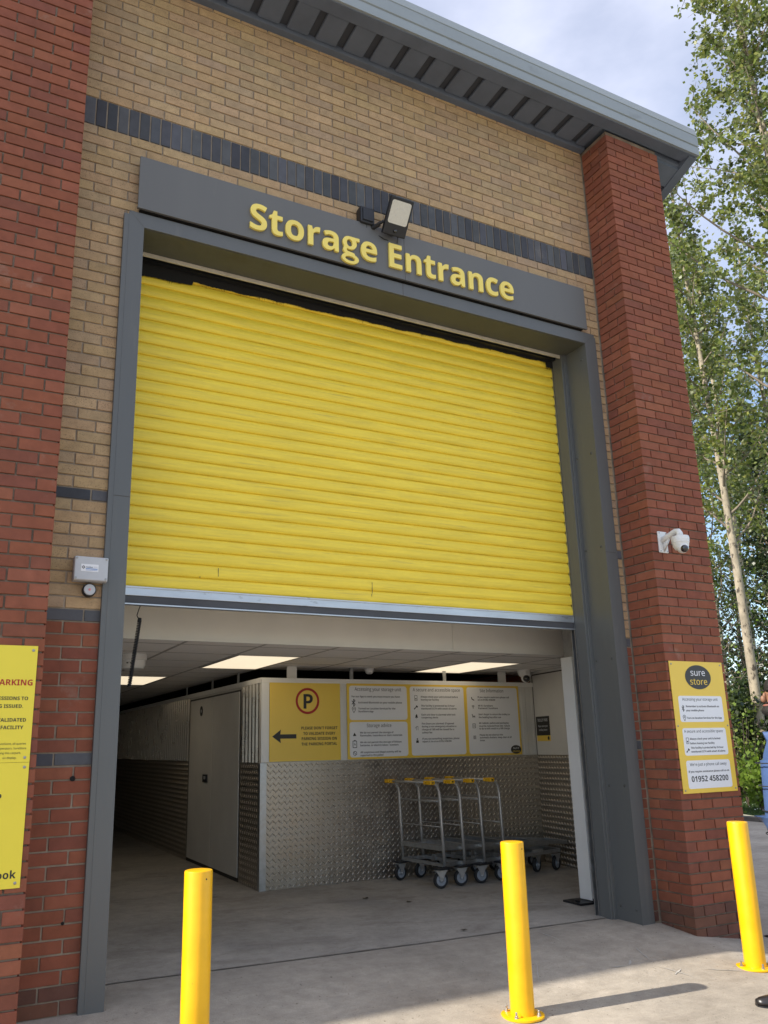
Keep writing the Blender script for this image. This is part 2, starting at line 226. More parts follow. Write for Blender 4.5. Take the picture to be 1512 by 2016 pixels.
GLYPHS[1]["B"]=[451,[60,0,60,480,210,480,269,477,317,468,355,453,376,437,392,416,401,389,404,358,399,320,384,289,370,273,352,261,330,255,330,251,353,244,373,234,391,220,404,199,413,173,416,139,411,99,395,65,369,37,333,16,290,4,240,0],[162,289,221,289,259,293,282,304,296,321,300,345,295,368,279,384,254,393,216,396,162,396],[162,84,228,84,267,88,292,102,306,122,310,149,306,173,292,192,266,205,225,209,162,209]]
GLYPHS[1]["C"]=[428,[255,-7,208,-4,168,7,133,24,104,47,80,76,62,110,45,170,39,239,42,285,51,328,65,367,85,402,111,431,141,455,177,472,218,483,264,486,300,484,335,477,370,466,404,453,371,370,344,382,317,392,290,399,264,402,228,397,198,382,175,358,158,325,147,285,144,238,147,191,156,152,172,120,195,97,226,83,264,78,294,80,323,85,353,92,386,103,386,18,355,7,324,-1,291,-6]]
GLYPHS[1]["D"]=[497,[60,0,60,480,211,480,259,477,303,468,342,453,376,432,404,406,427,374,444,336,455,293,458,244,454,187,441,138,419,96,389,61,351,34,306,15,255,4,196,0],[162,84,206,84,251,88,288,102,316,124,337,154,349,194,353,242,349,290,337,329,318,359,291,380,257,392,216,396,162,396]]
GLYPHS[1]["E"]=[376,[60,0,60,480,336,480,336,396,162,396,162,291,324,291,324,208,162,208,162,84,336,84,336,0]]
GLYPHS[1]["F"]=[369,[60,0,60,480,335,480,335,396,161,396,161,273,323,273,323,189,161,189,161,0]]
GLYPHS[1]["G"]=[486,[262,-7,211,-3,167,9,129,28,97,56,71,92,53,134,43,184,39,240,42,288,52,332,68,371,91,405,119,433,153,456,193,473,238,483,289,486,327,484,365,478,400,469,432,457,398,375,374,386,348,394,319,400,289,402,248,397,212,381,183,357,162,325,148,285,144,238,147,194,156,155,173,123,197,98,228,83,269,78,305,80,333,85,333,185,242,185,242,269,433,269,433,21,394,10,354,1,311,-5]]
GLYPHS[1]["H"]=[514,[60,0,60,480,162,480,162,291,352,291,352,480,453,480,453,0,352,0,352,207,162,207,162,0]]
GLYPHS[1]["I"]=[261,[21,0,21,58,80,85,80,395,21,422,21,480,240,480,240,422,181,395,181,85,240,58,240,0]]
GLYPHS[1]["J"]=[222,[10,-141,-24,-139,-50,-134,-50,-49,-27,-54,-2,-56,15,-54,30,-49,43,-40,52,-24,58,-1,60,30,60,480,162,480,162,31,157,-25,143,-69,120,-101,89,-124,52,-137]]
GLYPHS[1]["K"]=[446,[60,0,60,480,162,480,162,260,181,288,202,316,332,480,445,480,277,267,446,0,330,0,205,202,162,171,162,0]]
GLYPHS[1]["L"]=[379,[60,0,60,480,162,480,162,84,357,84,357,0]]
GLYPHS[1]["M"]=[633,[60,0,60,480,199,480,312,113,314,113,435,480,573,480,573,0,478,0,478,227,479,279,481,335,483,375,480,375,357,0,263,0,148,376,145,376,148,336,150,278,151,223,151,0]]
GLYPHS[1]["N"]=[546,[60,0,60,480,189,480,397,120,399,120,396,187,394,253,394,480,486,480,486,0,357,0,148,363,145,363,149,294,151,260,151,226,151,0]]
GLYPHS[1]["O"]=[535,[267,-7,218,-3,175,7,139,24,108,48,83,77,63,111,50,150,42,193,39,241,42,289,50,332,63,371,83,405,108,433,139,456,176,473,219,484,268,487,317,484,360,473,396,456,427,433,452,404,471,370,485,331,493,288,496,240,493,193,485,149,471,110,452,76,427,48,396,24,360,7,317,-3],[267,79,307,84,338,98,361,122,376,154,386,194,389,240,386,287,376,327,361,359,338,383,307,397,268,402,229,397,198,383,175,359,159,327,149,287,146,240,149,194,159,154,175,122,198,98,229,84]]
GLYPHS[1]["P"]=[422,[60,0,60,480,214,480,270,475,315,462,349,440,373,410,387,373,392,330,388,290,374,252,360,229,340,209,316,193,286,181,249,173,206,171,162,171,162,0],[162,254,195,254,234,258,264,271,278,285,286,303,289,326,286,351,276,371,260,385,237,393,208,396,162,396]]
GLYPHS[1]["Q"]=[535,[363,-114,275,-7,267,-7,218,-3,175,7,139,24,108,48,83,77,63,111,50,150,42,193,39,241,42,289,50,332,63,371,83,405,108,433,139,456,176,473,219,484,268,487,317,484,360,473,396,456,427,433,452,404,471,370,485,331,493,288,496,240,493,189,483,143,467,101,444,65,414,37,377,15,493,-114],[267,79,307,84,338,98,361,122,376,154,386,194,389,240,386,287,376,327,361,359,338,383,307,397,268,402,229,397,198,383,175,359,159,327,149,287,146,240,149,194,159,154,175,122,198,98,229,84]]
GLYPHS[1]["R"]=[443,[60,0,60,480,200,480,260,476,308,464,345,444,371,416,387,380,392,336,388,305,379,278,365,256,346,237,325,221,302,209,443,0,330,0,216,184,162,184,162,0],[162,267,195,267,238,271,267,283,279,296,287,313,289,333,286,354,279,370,266,382,236,392,193,396,162,396]]
GLYPHS[1]["S"]=[370,[167,-7,118,-4,73,6,31,22,31,117,66,103,102,90,138,80,175,77,207,81,228,92,240,108,244,128,241,145,232,160,217,172,187,189,150,207,114,225,95,238,77,253,61,272,48,293,39,319,36,350,41,390,56,423,80,450,113,470,152,482,199,486,236,484,270,478,305,467,341,453,308,373,277,385,249,394,223,400,195,402,170,398,151,388,140,373,136,353,141,330,158,313,187,296,226,277,260,260,289,241,312,220,329,196,339,168,343,133,338,93,323,59,297,31,262,10,219,-3]]
GLYPHS[1]["T"]=[389,[144,0,144,395,13,395,13,480,375,480,375,395,245,395,245,0]]
GLYPHS[1]["U"]=[508,[252,-7,207,-4,168,6,135,21,107,42,79,78,63,121,57,171,57,480,158,480,158,186,161,151,169,123,183,103,202,90,226,82,255,79,285,82,309,90,327,105,339,126,347,153,349,187,349,480,451,480,451,169,445,122,429,80,412,55,390,34,363,16,331,3,294,-4]]
GLYPHS[1]["V"]=[437,[163,0,0,480,103,480,193,194,200,167,211,125,218,89,225,125,236,167,243,194,334,480,437,480,273,0]]
GLYPHS[1]["W"]=[649,[122,0,0,480,100,480,161,218,170,179,179,132,185,92,191,132,199,177,207,211,277,480,373,480,443,211,450,177,459,132,465,92,471,132,480,179,488,218,549,480,649,480,527,0,412,0,347,252,342,274,335,306,328,339,324,364,321,339,314,307,308,274,302,251,238,0]]
GLYPHS[1]["X"]=[448,[0,0,159,247,10,480,122,480,226,307,327,480,437,480,286,242,448,0,332,0,220,181,109,0]]
GLYPHS[1]["Y"]=[419,[159,0,159,183,0,480,110,480,210,282,310,480,419,480,260,187,260,0]]
GLYPHS[1]["Z"]=[389,[16,0,16,66,246,396,22,396,22,480,367,480,367,414,137,84,373,84,373,0]]
GLYPHS[1]["a"]=[406,[142,-7,111,-4,84,6,60,22,42,44,32,73,28,109,33,145,46,174,69,196,101,212,142,222,192,226,256,228,256,244,252,270,241,287,223,297,199,300,172,298,146,292,120,284,95,273,62,341,94,355,128,365,165,372,203,374,248,370,286,360,316,342,338,317,351,284,355,244,355,0,285,0,266,50,263,50,239,24,214,7,182,-3],[179,66,209,71,234,86,246,100,253,118,256,140,256,170,217,169,176,164,150,151,136,132,131,109,134,90,144,76,160,69]]
GLYPHS[1]["b"]=[425,[254,-7,218,-3,190,8,169,23,152,40,146,40,129,0,52,0,52,510,152,510,152,392,151,351,148,319,152,319,170,340,192,358,221,369,257,373,295,368,329,352,357,325,378,288,391,241,395,184,391,126,378,79,356,42,327,15,293,-2],[226,75,245,78,261,87,275,103,288,138,293,185,288,232,274,266,260,281,244,290,224,293,201,290,183,282,170,269,157,239,152,195,152,185,156,138,168,103,182,87,201,78]]
GLYPHS[1]["c"]=[345,[201,-7,151,-2,109,13,75,39,50,75,35,122,30,181,33,223,40,260,53,291,70,317,91,337,117,353,160,368,210,373,245,371,276,366,302,358,324,349,295,271,251,287,230,292,210,293,182,289,160,275,144,253,135,222,132,182,134,148,141,121,153,101,168,86,187,78,210,75,240,77,266,83,290,93,313,106,313,21,290,8,265,0,236,-5]]
GLYPHS[1]["d"]=[425,[169,-7,131,-2,97,14,69,41,47,78,34,125,30,183,34,240,47,288,69,325,98,352,132,368,171,373,207,369,236,358,259,341,277,320,280,320,275,351,273,393,273,510,373,510,373,0,296,0,277,48,273,48,256,27,233,9,204,-3],[203,73,228,76,248,84,262,98,275,128,279,171,279,182,275,229,263,264,249,280,229,289,202,292,182,289,164,280,150,264,136,229,132,181,136,134,150,100,165,85,182,76]]
GLYPHS[1]["e"]=[397,[218,-7,166,-2,121,14,95,30,73,50,54,76,41,106,33,141,30,181,32,221,40,257,52,288,69,314,89,335,113,352,155,368,203,373,250,368,291,354,324,330,348,297,363,256,368,207,368,158,132,158,135,132,144,110,157,92,175,79,197,71,223,68,257,70,287,75,317,84,347,97,347,19,319,8,290,0,257,-5],[134,225,274,225,270,256,257,280,243,292,226,300,204,302,178,297,156,283,141,259]]
GLYPHS[1]["f"]=[260,[69,0,69,291,13,291,13,340,69,367,69,394,73,435,84,466,104,489,129,503,161,511,198,514,226,513,252,509,273,504,290,498,265,425,240,431,226,434,209,435,191,432,178,422,171,408,169,390,169,367,255,367,255,291,169,291,169,0]]
GLYPHS[1]["g"]=[379,[175,-163,144,-161,116,-156,90,-149,65,-139,44,-126,27,-112,15,-97,8,-80,5,-66,7,-52,11,-38,19,-25,31,-12,45,-1,63,10,83,18,42,67,36,82,37,98,56,155,61,165,43,194,33,224,32,256,41,288,48,304,59,319,72,333,86,344,119,362,157,371,379,371,379,329,379,311,378,310,299,310,311,289,318,268,320,246,319,223,313,201,302,181,288,162,271,146,255,135,237,126,218,120,198,116,178,114,159,115,117,125,109,95,127,72,247,57,259,53,268,47,274,39,277,30,279,19,313,2,338,-18,350,-35,356,-53,356,-75,348,-95,333,-115,310,-131,282,-145,249,-156,212,-162],[161,-112,200,-112,237,-105,253,-99,265,-92,274,-84,280,-75,282,-66,280,-57,274,-48,265,-40,237,-27,200,-20,160,-20,123,-27,95,-40,85,-48,80,-57,78,-66,80,-75,86,-84,95,-92,124,-105],[173,171,184,172,195,176,206,182,214,191,227,214,232,242,228,269,216,293,207,302,197,309,186,314,175,316,163,315,152,311,142,304,132,295,125,284,119,272,114,245,118,217,124,204,131,192,140,183,150,176,161,172]]
GLYPHS[1]["h"]=[441,[52,0,52,510,152,510,152,406,151,355,148,320,153,320,173,344,198,361,227,370,259,373,296,370,328,359,355,342,375,316,387,282,391,239,391,0,291,0,291,214,287,249,276,273,258,288,232,293,205,290,184,279,170,262,156,224,152,173,152,0]]
GLYPHS[1]["i"]=[205,[103,412,82,415,64,423,52,438,48,461,52,485,64,500,82,508,103,510,124,508,141,500,153,485,157,461,153,438,141,423,124,415],[52,0,52,367,152,367,152,0]]
GLYPHS[1]["j"]=[205,[103,412,82,415,64,423,52,438,48,461,52,485,64,500,82,508,103,510,124,508,141,500,153,485,157,461,153,438,141,423,124,415],[23,-161,-12,-159,-43,-153,-43,-75,-20,-79,4,-81,22,-78,38,-69,49,-53,52,-25,52,367,152,367,152,-40,149,-72,140,-101,123,-126,98,-145,65,-157]]
GLYPHS[1]["k"]=[416,[52,0,52,510,152,510,152,282,151,241,147,199,148,199,169,228,192,255,295,367,408,367,262,208,416,0,301,0,195,148,152,114,152,0]]
GLYPHS[1]["l"]=[205,[52,0,52,510,152,510,152,0]]
GLYPHS[1]["m"]=[660,[52,0,52,367,129,367,142,320,148,320,168,344,194,361,223,370,255,373,292,370,323,360,348,344,366,320,375,320,395,344,421,361,452,370,483,373,521,370,553,359,577,342,595,316,606,282,609,239,609,0,509,0,509,214,506,249,495,273,478,288,454,293,430,290,412,281,398,265,385,230,381,184,381,0,281,0,281,214,277,249,267,273,250,288,226,293,201,290,182,279,168,262,156,224,152,173,152,0]]
GLYPHS[1]["n"]=[441,[52,0,52,367,129,367,142,320,148,320,168,344,196,361,227,370,261,373,298,370,329,359,355,342,375,316,387,282,391,239,391,0,291,0,291,214,287,249,277,274,258,288,232,293,204,290,183,279,169,262,156,224,152,173,152,0]]
GLYPHS[1]["o"]=[416,[207,-7,158,-1,116,15,91,32,70,54,53,80,40,111,33,145,30,184,33,227,42,265,57,297,78,324,114,351,157,368,209,373,258,368,300,351,336,324,363,287,375,257,383,223,385,184,380,128,364,81,337,43,301,15,258,-1],[208,74,232,77,252,86,266,102,279,136,283,184,279,231,266,266,251,281,232,290,208,293,184,290,164,281,150,266,136,231,132,184,136,136,150,102,164,86,184,77]]
GLYPHS[1]["p"]=[425,[52,-161,52,367,134,367,148,319,152,319,170,340,192,357,221,369,257,373,295,368,329,352,357,325,378,288,391,241,395,184,391,127,377,79,355,42,326,15,293,-1,254,-7,218,-3,191,8,169,23,152,40,147,40,151,13,152,-13,152,-161],[226,75,246,78,263,87,276,103,289,138,293,185,290,224,282,254,268,276,249,289,224,293,201,290,183,282,170,269,157,239,152,195,152,185,156,138,168,103,182,87,201,78]]
GLYPHS[1]["q"]=[425,[273,-161,273,-7,274,20,277,48,273,48,256,27,234,9,205,-3,169,-7,130,-2,97,14,69,41,47,78,34,125,30,183,34,240,47,288,69,325,98,352,132,368,171,373,207,369,236,358,259,341,277,320,279,320,288,367,373,367,373,-161],[204,72,229,75,248,83,262,96,275,127,279,170,279,182,275,229,263,264,249,280,229,289,203,292,181,289,163,280,150,264,136,229,132,181,135,142,144,111,158,89,178,76]]
GLYPHS[1]["r"]=[305,[52,0,52,367,128,367,143,305,148,305,167,331,192,353,223,368,257,373,275,373,291,371,283,277,270,279,254,280,229,278,205,271,184,259,167,242,156,218,152,187,152,0]]
GLYPHS[1]["s"]=[334,[152,-7,116,-6,86,-2,58,5,31,15,31,97,62,85,95,75,127,68,155,66,180,68,197,75,206,85,210,98,208,107,204,115,196,123,183,132,130,156,99,170,74,185,54,201,41,220,33,243,30,271,34,302,48,328,70,348,99,362,134,370,175,373,209,372,240,367,272,358,304,345,274,273,223,292,199,298,174,300,149,297,135,289,130,275,131,267,135,260,144,252,157,244,206,223,235,210,261,196,281,181,296,162,305,139,308,109,304,75,291,46,269,23,239,6,200,-4]]
GLYPHS[1]["t"]=[291,[178,-7,147,-4,119,4,96,19,78,41,67,73,63,115,63,291,15,291,15,334,71,367,99,445,163,445,163,367,266,367,266,291,163,291,163,115,166,97,175,84,189,76,207,73,223,74,239,77,254,80,270,85,270,10,230,-2,205,-6]]
GLYPHS[1]["u"]=[441,[181,-7,144,-3,112,7,86,25,66,51,54,85,50,128,50,367,150,367,150,152,154,118,165,93,183,78,210,73,237,77,258,87,272,104,285,142,289,194,289,367,389,367,389,0,312,0,299,47,293,47,273,23,245,6,214,-4]]
GLYPHS[1]["v"]=[382,[140,0,0,367,105,367,175,158,181,138,185,119,189,83,192,83,196,120,207,158,277,367,382,367,242,0]]
GLYPHS[1]["w"]=[575,[111,0,7,367,106,367,148,204,153,186,157,164,164,119,169,84,171,84,174,109,179,142,184,172,188,191,233,367,343,367,386,191,393,161,399,118,402,84,405,84,410,117,417,163,426,204,470,367,568,367,463,0,354,0,326,128,318,162,307,211,296,258,288,290,285,290,278,258,267,211,256,162,248,127,218,0]]
GLYPHS[1]["x"]=[388,[3,0,128,187,9,367,123,367,194,250,266,367,379,367,260,187,385,0,271,0,194,126,117,0]]
GLYPHS[1]["y"]=[382,[74,-161,45,-160,23,-156,23,-77,41,-79,62,-81,91,-76,112,-61,129,-40,140,-15,146,3,0,367,109,367,179,161,187,130,191,97,193,97,198,130,207,161,275,367,382,367,227,-47,211,-82,191,-111,166,-133,138,-149,108,-158]]
GLYPHS[1]["z"]=[328,[18,0,18,59,188,290,28,290,28,367,302,367,302,302,136,77,308,77,308,0]]
GLYPHS[1]["0"]=[384,[191,-7,151,-3,116,10,87,30,64,59,42,108,29,168,24,240,28,312,40,373,53,407,71,435,93,457,121,474,153,484,191,487,232,483,266,471,295,450,318,422,341,373,355,312,359,240,355,168,343,107,330,74,312,46,290,23,263,6,230,-4],[191,75,214,80,231,93,244,116,255,168,259,240,255,312,244,363,231,386,214,400,191,405,168,400,151,386,139,363,129,312,125,240,129,168,139,117,151,94,168,80]]
GLYPHS[1]["1"]=[384,[176,0,176,277,177,323,179,373,164,358,144,340,89,296,40,357,194,480,277,480,277,0]]
GLYPHS[1]["2"]=[384,[27,0,27,71,147,192,206,254,225,278,238,300,245,322,248,345,244,370,232,388,214,398,189,402,162,398,136,389,109,373,81,353,26,418,47,435,70,451,95,465,123,476,157,484,197,486,240,482,278,469,308,449,330,423,344,392,349,357,345,319,333,284,313,252,287,220,254,186,215,148,153,90,153,85,362,85,362,0]]
GLYPHS[1]["3"]=[384,[164,-7,114,-4,68,5,26,19,26,105,57,92,90,82,123,76,153,74,186,76,211,82,229,93,241,107,249,125,251,146,249,164,241,180,227,192,206,200,176,206,136,208,99,208,99,285,136,285,175,287,204,294,223,304,235,317,242,332,244,350,240,373,228,390,207,400,175,404,143,401,116,393,93,381,73,369,26,439,57,458,92,473,134,483,183,486,229,483,268,473,300,456,324,433,338,405,343,372,340,341,330,315,313,293,280,268,240,253,240,251,275,244,304,232,327,216,344,195,354,169,357,140,352,100,337,65,311,35,274,12,225,-2]]
GLYPHS[1]["4"]=[384,[216,0,216,99,11,99,11,170,222,480,315,480,315,178,373,178,373,99,315,99,315,0],[101,178,216,178,216,259,217,297,219,338,220,363,218,363,205,337,189,311]]
GLYPHS[1]["5"]=[384,[162,-7,125,-5,91,0,60,8,33,19,33,107,60,95,93,85,127,78,158,76,198,80,227,94,240,109,248,128,251,152,247,178,236,198,216,212,190,221,155,224,116,221,83,214,42,235,60,480,320,480,320,394,149,394,140,300,165,304,181,306,201,306,243,302,279,289,310,269,333,240,348,204,353,161,348,113,332,72,305,38,268,13,220,-2]]
GLYPHS[1]["6"]=[384,[199,-7,152,-1,110,16,86,34,65,57,47,85,34,119,26,158,24,203,26,245,30,285,38,325,51,362,69,396,93,425,124,450,162,469,208,481,264,485,297,484,328,480,328,399,301,404,271,406,218,401,178,387,150,364,132,334,122,298,117,256,121,256,138,278,160,296,188,308,225,312,264,307,297,294,325,272,346,242,358,205,362,160,357,112,342,71,318,38,285,13,246,-2],[197,75,224,80,245,95,259,121,264,158,260,190,248,214,228,229,199,234,178,231,160,224,145,213,134,199,126,183,124,167,126,145,132,124,143,105,157,89,175,78]]
GLYPHS[1]["7"]=[384,[75,0,255,394,18,394,18,480,362,480,362,416,181,0]]
GLYPHS[1]["8"]=[384,[192,-7,142,-3,101,9,67,28,43,53,29,85,24,122,27,153,35,179,50,201,80,229,116,251,86,273,61,299,48,320,41,344,38,371,43,406,60,435,85,457,117,473,153,482,192,486,232,482,268,473,299,457,324,435,340,406,345,370,342,343,334,319,321,299,293,274,259,253,284,239,308,222,329,202,346,180,356,154,360,124,355,87,339,55,314,29,280,9,239,-3],[192,296,214,307,232,321,246,339,250,363,246,383,233,399,214,408,191,412,169,408,150,399,138,383,134,363,138,340,151,322,170,308],[191,68,224,72,247,84,261,103,266,127,263,144,255,159,243,172,229,184,196,204,187,209,159,193,137,175,123,153,118,128,122,104,136,85,159,72]]
GLYPHS[1]["9"]=[384,[120,-7,87,-6,55,-2,55,79,83,75,98,73,113,73,166,78,205,92,233,114,251,144,262,181,267,222,263,222,246,201,225,183,196,171,156,167,118,171,86,184,58,206,38,236,25,274,21,318,26,366,41,407,65,441,98,465,138,480,185,485,231,479,273,462,298,444,319,421,336,393,349,359,357,320,360,275,358,234,354,193,346,154,333,117,315,83,290,53,259,28,221,9,175,-3],[185,244,206,247,224,255,239,266,250,280,257,295,259,311,257,333,251,355,241,374,227,390,209,400,187,404,160,399,138,383,124,358,120,320,124,288,136,265,148,253,165,246]]
GLYPHS[1]["."]=[180,[89,-9,74,-7,60,1,51,16,48,36,51,57,60,71,74,79,89,81,106,79,119,71,128,57,132,36,128,16,119,1,106,-7]]
GLYPHS[1][","]=[180,[28,-87,47,-3,61,78,124,78,129,71,118,33,104,-8,71,-87]]
GLYPHS[1][":"]=[180,[89,278,74,281,60,289,51,303,48,324,51,346,60,359,74,367,89,369,106,367,119,359,128,346,132,324,128,303,119,289,106,281],[89,-9,74,-7,60,1,51,16,48,36,51,57,60,71,74,79,89,81,106,79,119,71,128,57,132,36,128,16,119,1,106,-7]]
GLYPHS[1]["'"]=[151,[57,306,44,480,107,480,94,306]]
GLYPHS[1]["/"]=[250,[7,0,185,480,243,480,64,0]]
GLYPHS[1]["-"]=[216,[27,154,27,206,189,206,189,154]]
GLYPHS[1]["?"]=[291,[94,135,94,153,95,177,99,197,106,215,117,232,131,250,150,267,191,304,204,319,212,333,216,349,218,367,213,396,197,417,171,430,136,435,105,433,78,426,53,417,29,406,8,453,36,466,67,477,102,484,140,486,180,483,213,472,239,455,258,431,270,403,274,369,272,341,264,317,253,297,237,278,195,240,175,223,161,208,151,194,145,180,142,164,141,146,141,135],[120,-9,104,-7,90,1,82,16,79,36,82,57,90,71,104,79,120,81,136,79,149,71,158,57,161,36,158,16,149,1,136,-7]]
GLYPHS[1][" "]=[175]
# ---------------------------------------------------------------- mesh helpers
class MB:
    def __init__(s): s.v = []; s.f = []; s.c = []; s.sm = False
    def add(s, vs, fs, col=None):
        o = len(s.v); s.v += [tuple(v) for v in vs]; s.f += [tuple(i+o for i in f) for f in fs]
        if col is not None: s.c += [col]*len(vs)
        return s
    def box(s, a, b, col=None):
        x0,y0,z0 = a; x1,y1,z1 = b
        return s.add([(x0,y0,z0),(x1,y0,z0),(x1,y1,z0),(x0,y1,z0),(x0,y0,z1),(x1,y0,z1),(x1,y1,z1),(x0,y1,z1)],
                     [(0,3,2,1),(4,5,6,7),(0,1,5,4),(1,2,6,5),(2,3,7,6),(3,0,4,7)], col)
    def cbox(s, a, b, ch=.002, col=None):      # chamfered box
        lo = np.minimum(a, b); hi = np.maximum(a, b); vs = []; idx = {}
        for ax in range(3):
            for sd in (0, 1):
                o = [k for k in range(3) if k != ax]
                for i in (0, 1):
                    for j in (0, 1):
                        p = [0, 0, 0]; p[ax] = (lo, hi)[sd][ax]
                        p[o[0]] = (lo[o[0]]+ch, hi[o[0]]-ch)[i]; p[o[1]] = (lo[o[1]]+ch, hi[o[1]]-ch)[j]
                        cr = [0, 0, 0]; cr[ax] = sd; cr[o[0]] = i; cr[o[1]] = j
                        idx[(ax, tuple(cr))] = len(vs); vs.append(tuple(p))
        fs = []
        ctr = (lo+hi)/2
        def face(ids):
            P = [np.array(vs[i]) for i in ids]; n = np.cross(P[1]-P[0], P[2]-P[0])
            if np.dot(n, sum(P)/len(P)-ctr) < 0: ids = ids[::-1]
            fs.append(tuple(ids))
        for ax in range(3):
            o = [k for k in range(3) if k != ax]
            for sd in (0, 1):
                q = []
                for i, j in ((0,0),(1,0),(1,1),(0,1)):
                    cr = [0,0,0]; cr[ax] = sd; cr[o[0]] = i; cr[o[1]] = j; q.append(idx[(ax, tuple(cr))])
                face(q)
            for i in (0, 1):                    # edges along ax
                for j in (0, 1):
                    c0 = [0,0,0]; c0[o[0]] = i; c0[o[1]] = j; c1 = list(c0); c1[ax] = 1
                    face([idx[(o[0], tuple(c0))], idx[(o[0], tuple(c1))], idx[(o[1], tuple(c1))], idx[(o[1], tuple(c0))]])
        for cr in [(i,j,k) for i in (0,1) for j in (0,1) for k in (0,1)]:
            face([idx[(0, cr)], idx[(1, cr)], idx[(2, cr)]])
        return s.add(vs, fs, col)
    def tube(s, pts, r, n=10, cap=True, col=None):
        pts = [Vector(p) for p in pts]; rs = r if isinstance(r, (list, tuple)) else [r]*len(pts)
        vs = []; prev = None
        for i, p in enumerate(pts):
            t = (pts[min(i+1, len(pts)-1)] - pts[max(i-1, 0)]).normalized()
            if prev is None:
                u = t.cross(Vector((0,0,1)));
                if u.length < 1e-3: u = t.cross(Vector((1,0,0)))
            else: u = prev - t*prev.dot(t)
            u.normalize(); prev = u; w = t.cross(u)
            for k in range(n):
                a = 2*math.pi*k/n; vs.append(p + (u*math.cos(a)+w*math.sin(a))*rs[i])
        fs = [(i*n+k, i*n+(k+1)%n, (i+1)*n+(k+1)%n, (i+1)*n+k) for i in range(len(pts)-1) for k in range(n)]
        if cap: fs += [tuple(range(n))[::-1], tuple((len(pts)-1)*n+k for k in range(n))]
        return s.add(vs, fs, col)
    def lathe(s, prof, c, n=24, axis='Z', col=None):   # prof: (radius, height) list
        vs = []
        for r_, h in prof:
            for k in range(n):
                a = 2*math.pi*k/n; x, y = r_*math.cos(a), r_*math.sin(a)
                vs.append({'Z': (c[0]+x, c[1]+y, c[2]+h), 'Y': (c[0]+x, c[1]+h, c[2]+y), 'X': (c[0]+h, c[1]+x, c[2]+y)}[axis])
        m_ = len(prof); fs = [(i*n+k, i*n+(k+1)%n, (i+1)*n+(k+1)%n, (i+1)*n+k) for i in range(m_-1) for k in range(n)]
        fs += [tuple(range(n))[::-1], tuple((m_-1)*n+k for k in range(n))]
        return s.add(vs, fs, col)
    def prism(s, poly, p0, p1, col=None):      # poly in the plane across the axis p0->p1: list of 3-D offsets
        n = len(poly); vs = [Vector(p0)+Vector(q) for q in poly]+[Vector(p1)+Vector(q) for q in poly]
        return s.add(vs, [(k, (k+1) % n, n+(k+1) % n, n+k) for k in range(n)]+[tuple(range(n))[::-1], tuple(range(n, 2*n))], col)
    def quad(s, a, b, c, d, col=None): return s.add([a, b, c, d], [(0,1,2,3)], col)

def props(o, label=None, cat=None, group=None, kind=None):
    if label: o['label'] = label
    if cat: o['category'] = cat
    if group: o['group'] = group
    if kind: o['kind'] = kind
    return o
def wloc(o):
    v = Vector((0,0,0))
    while o is not None: v += o.location; o = o.parent
    return v
def obj(name, mb, m, parent=None, origin=None, smooth=False, bevel=0, **kw):
    """one mesh object; vertices of mb are given in world coordinates"""
    base = wloc(parent) if parent else Vector((0,0,0)); org = Vector(origin) if origin is not None else (base if parent else Vector((0,0,0)))
    me = bpy.data.meshes.new(name); V = np.array([tuple(v) for v in mb.v], dtype=float)-np.array(org)
    me.from_pydata([tuple(v) for v in V], [], mb.f)
    if mb.c:
        ca = me.color_attributes.new('bc', 'FLOAT_COLOR', 'POINT'); ca.data.foreach_set('color', np.array(mb.c, dtype=np.float32).ravel())
    me.materials.append(M[m] if isinstance(m, str) else m)
    me.validate()
    bm = bmesh.new(); bm.from_mesh(me); bmesh.ops.recalc_face_normals(bm, faces=bm.faces)
    bm.to_mesh(me); bm.free()
    if smooth: me.polygons.foreach_set('use_smooth', [True]*len(me.polygons))
    o = bpy.data.objects.new(name, me); COL.objects.link(o); o.parent = parent; o.location = org - base
    if bevel:
        b = o.modifiers.new('bevel', 'BEVEL'); b.width = bevel; b.segments = 2; b.limit_method = 'ANGLE'
    if smooth and smooth != True:
        pass
    return props(o, **kw)
def smooth_by_angle(o, ang=40):
    me = o.data; me.polygons.foreach_set('use_smooth', [True]*len(me.polygons))
    try: me.set_sharp_from_angle(angle=R(ang))
    except Exception: pass
    return o
def empty(name, loc, label, cat, group=None):
    o = bpy.data.objects.new(name, None); COL.objects.link(o); o.location = loc; o.empty_display_size = .1
    return props(o, label, cat, group)
def dup(root, loc, rotz=None, label=None):
    """copy a thing with its parts and sub-parts"""
    def rec(o, par):
        c = o.copy(); COL.objects.link(c); c.parent = par
        for ch in [x for x in ALLOBJ if x.parent == o]: rec(ch, c)
        return c
    ALLOBJ = list(bpy.data.objects)
    r = rec(root, None); r.location = loc
    if rotz is not None: r.rotation_euler = (0, 0, rotz)
    if label: r['label'] = label
    return r

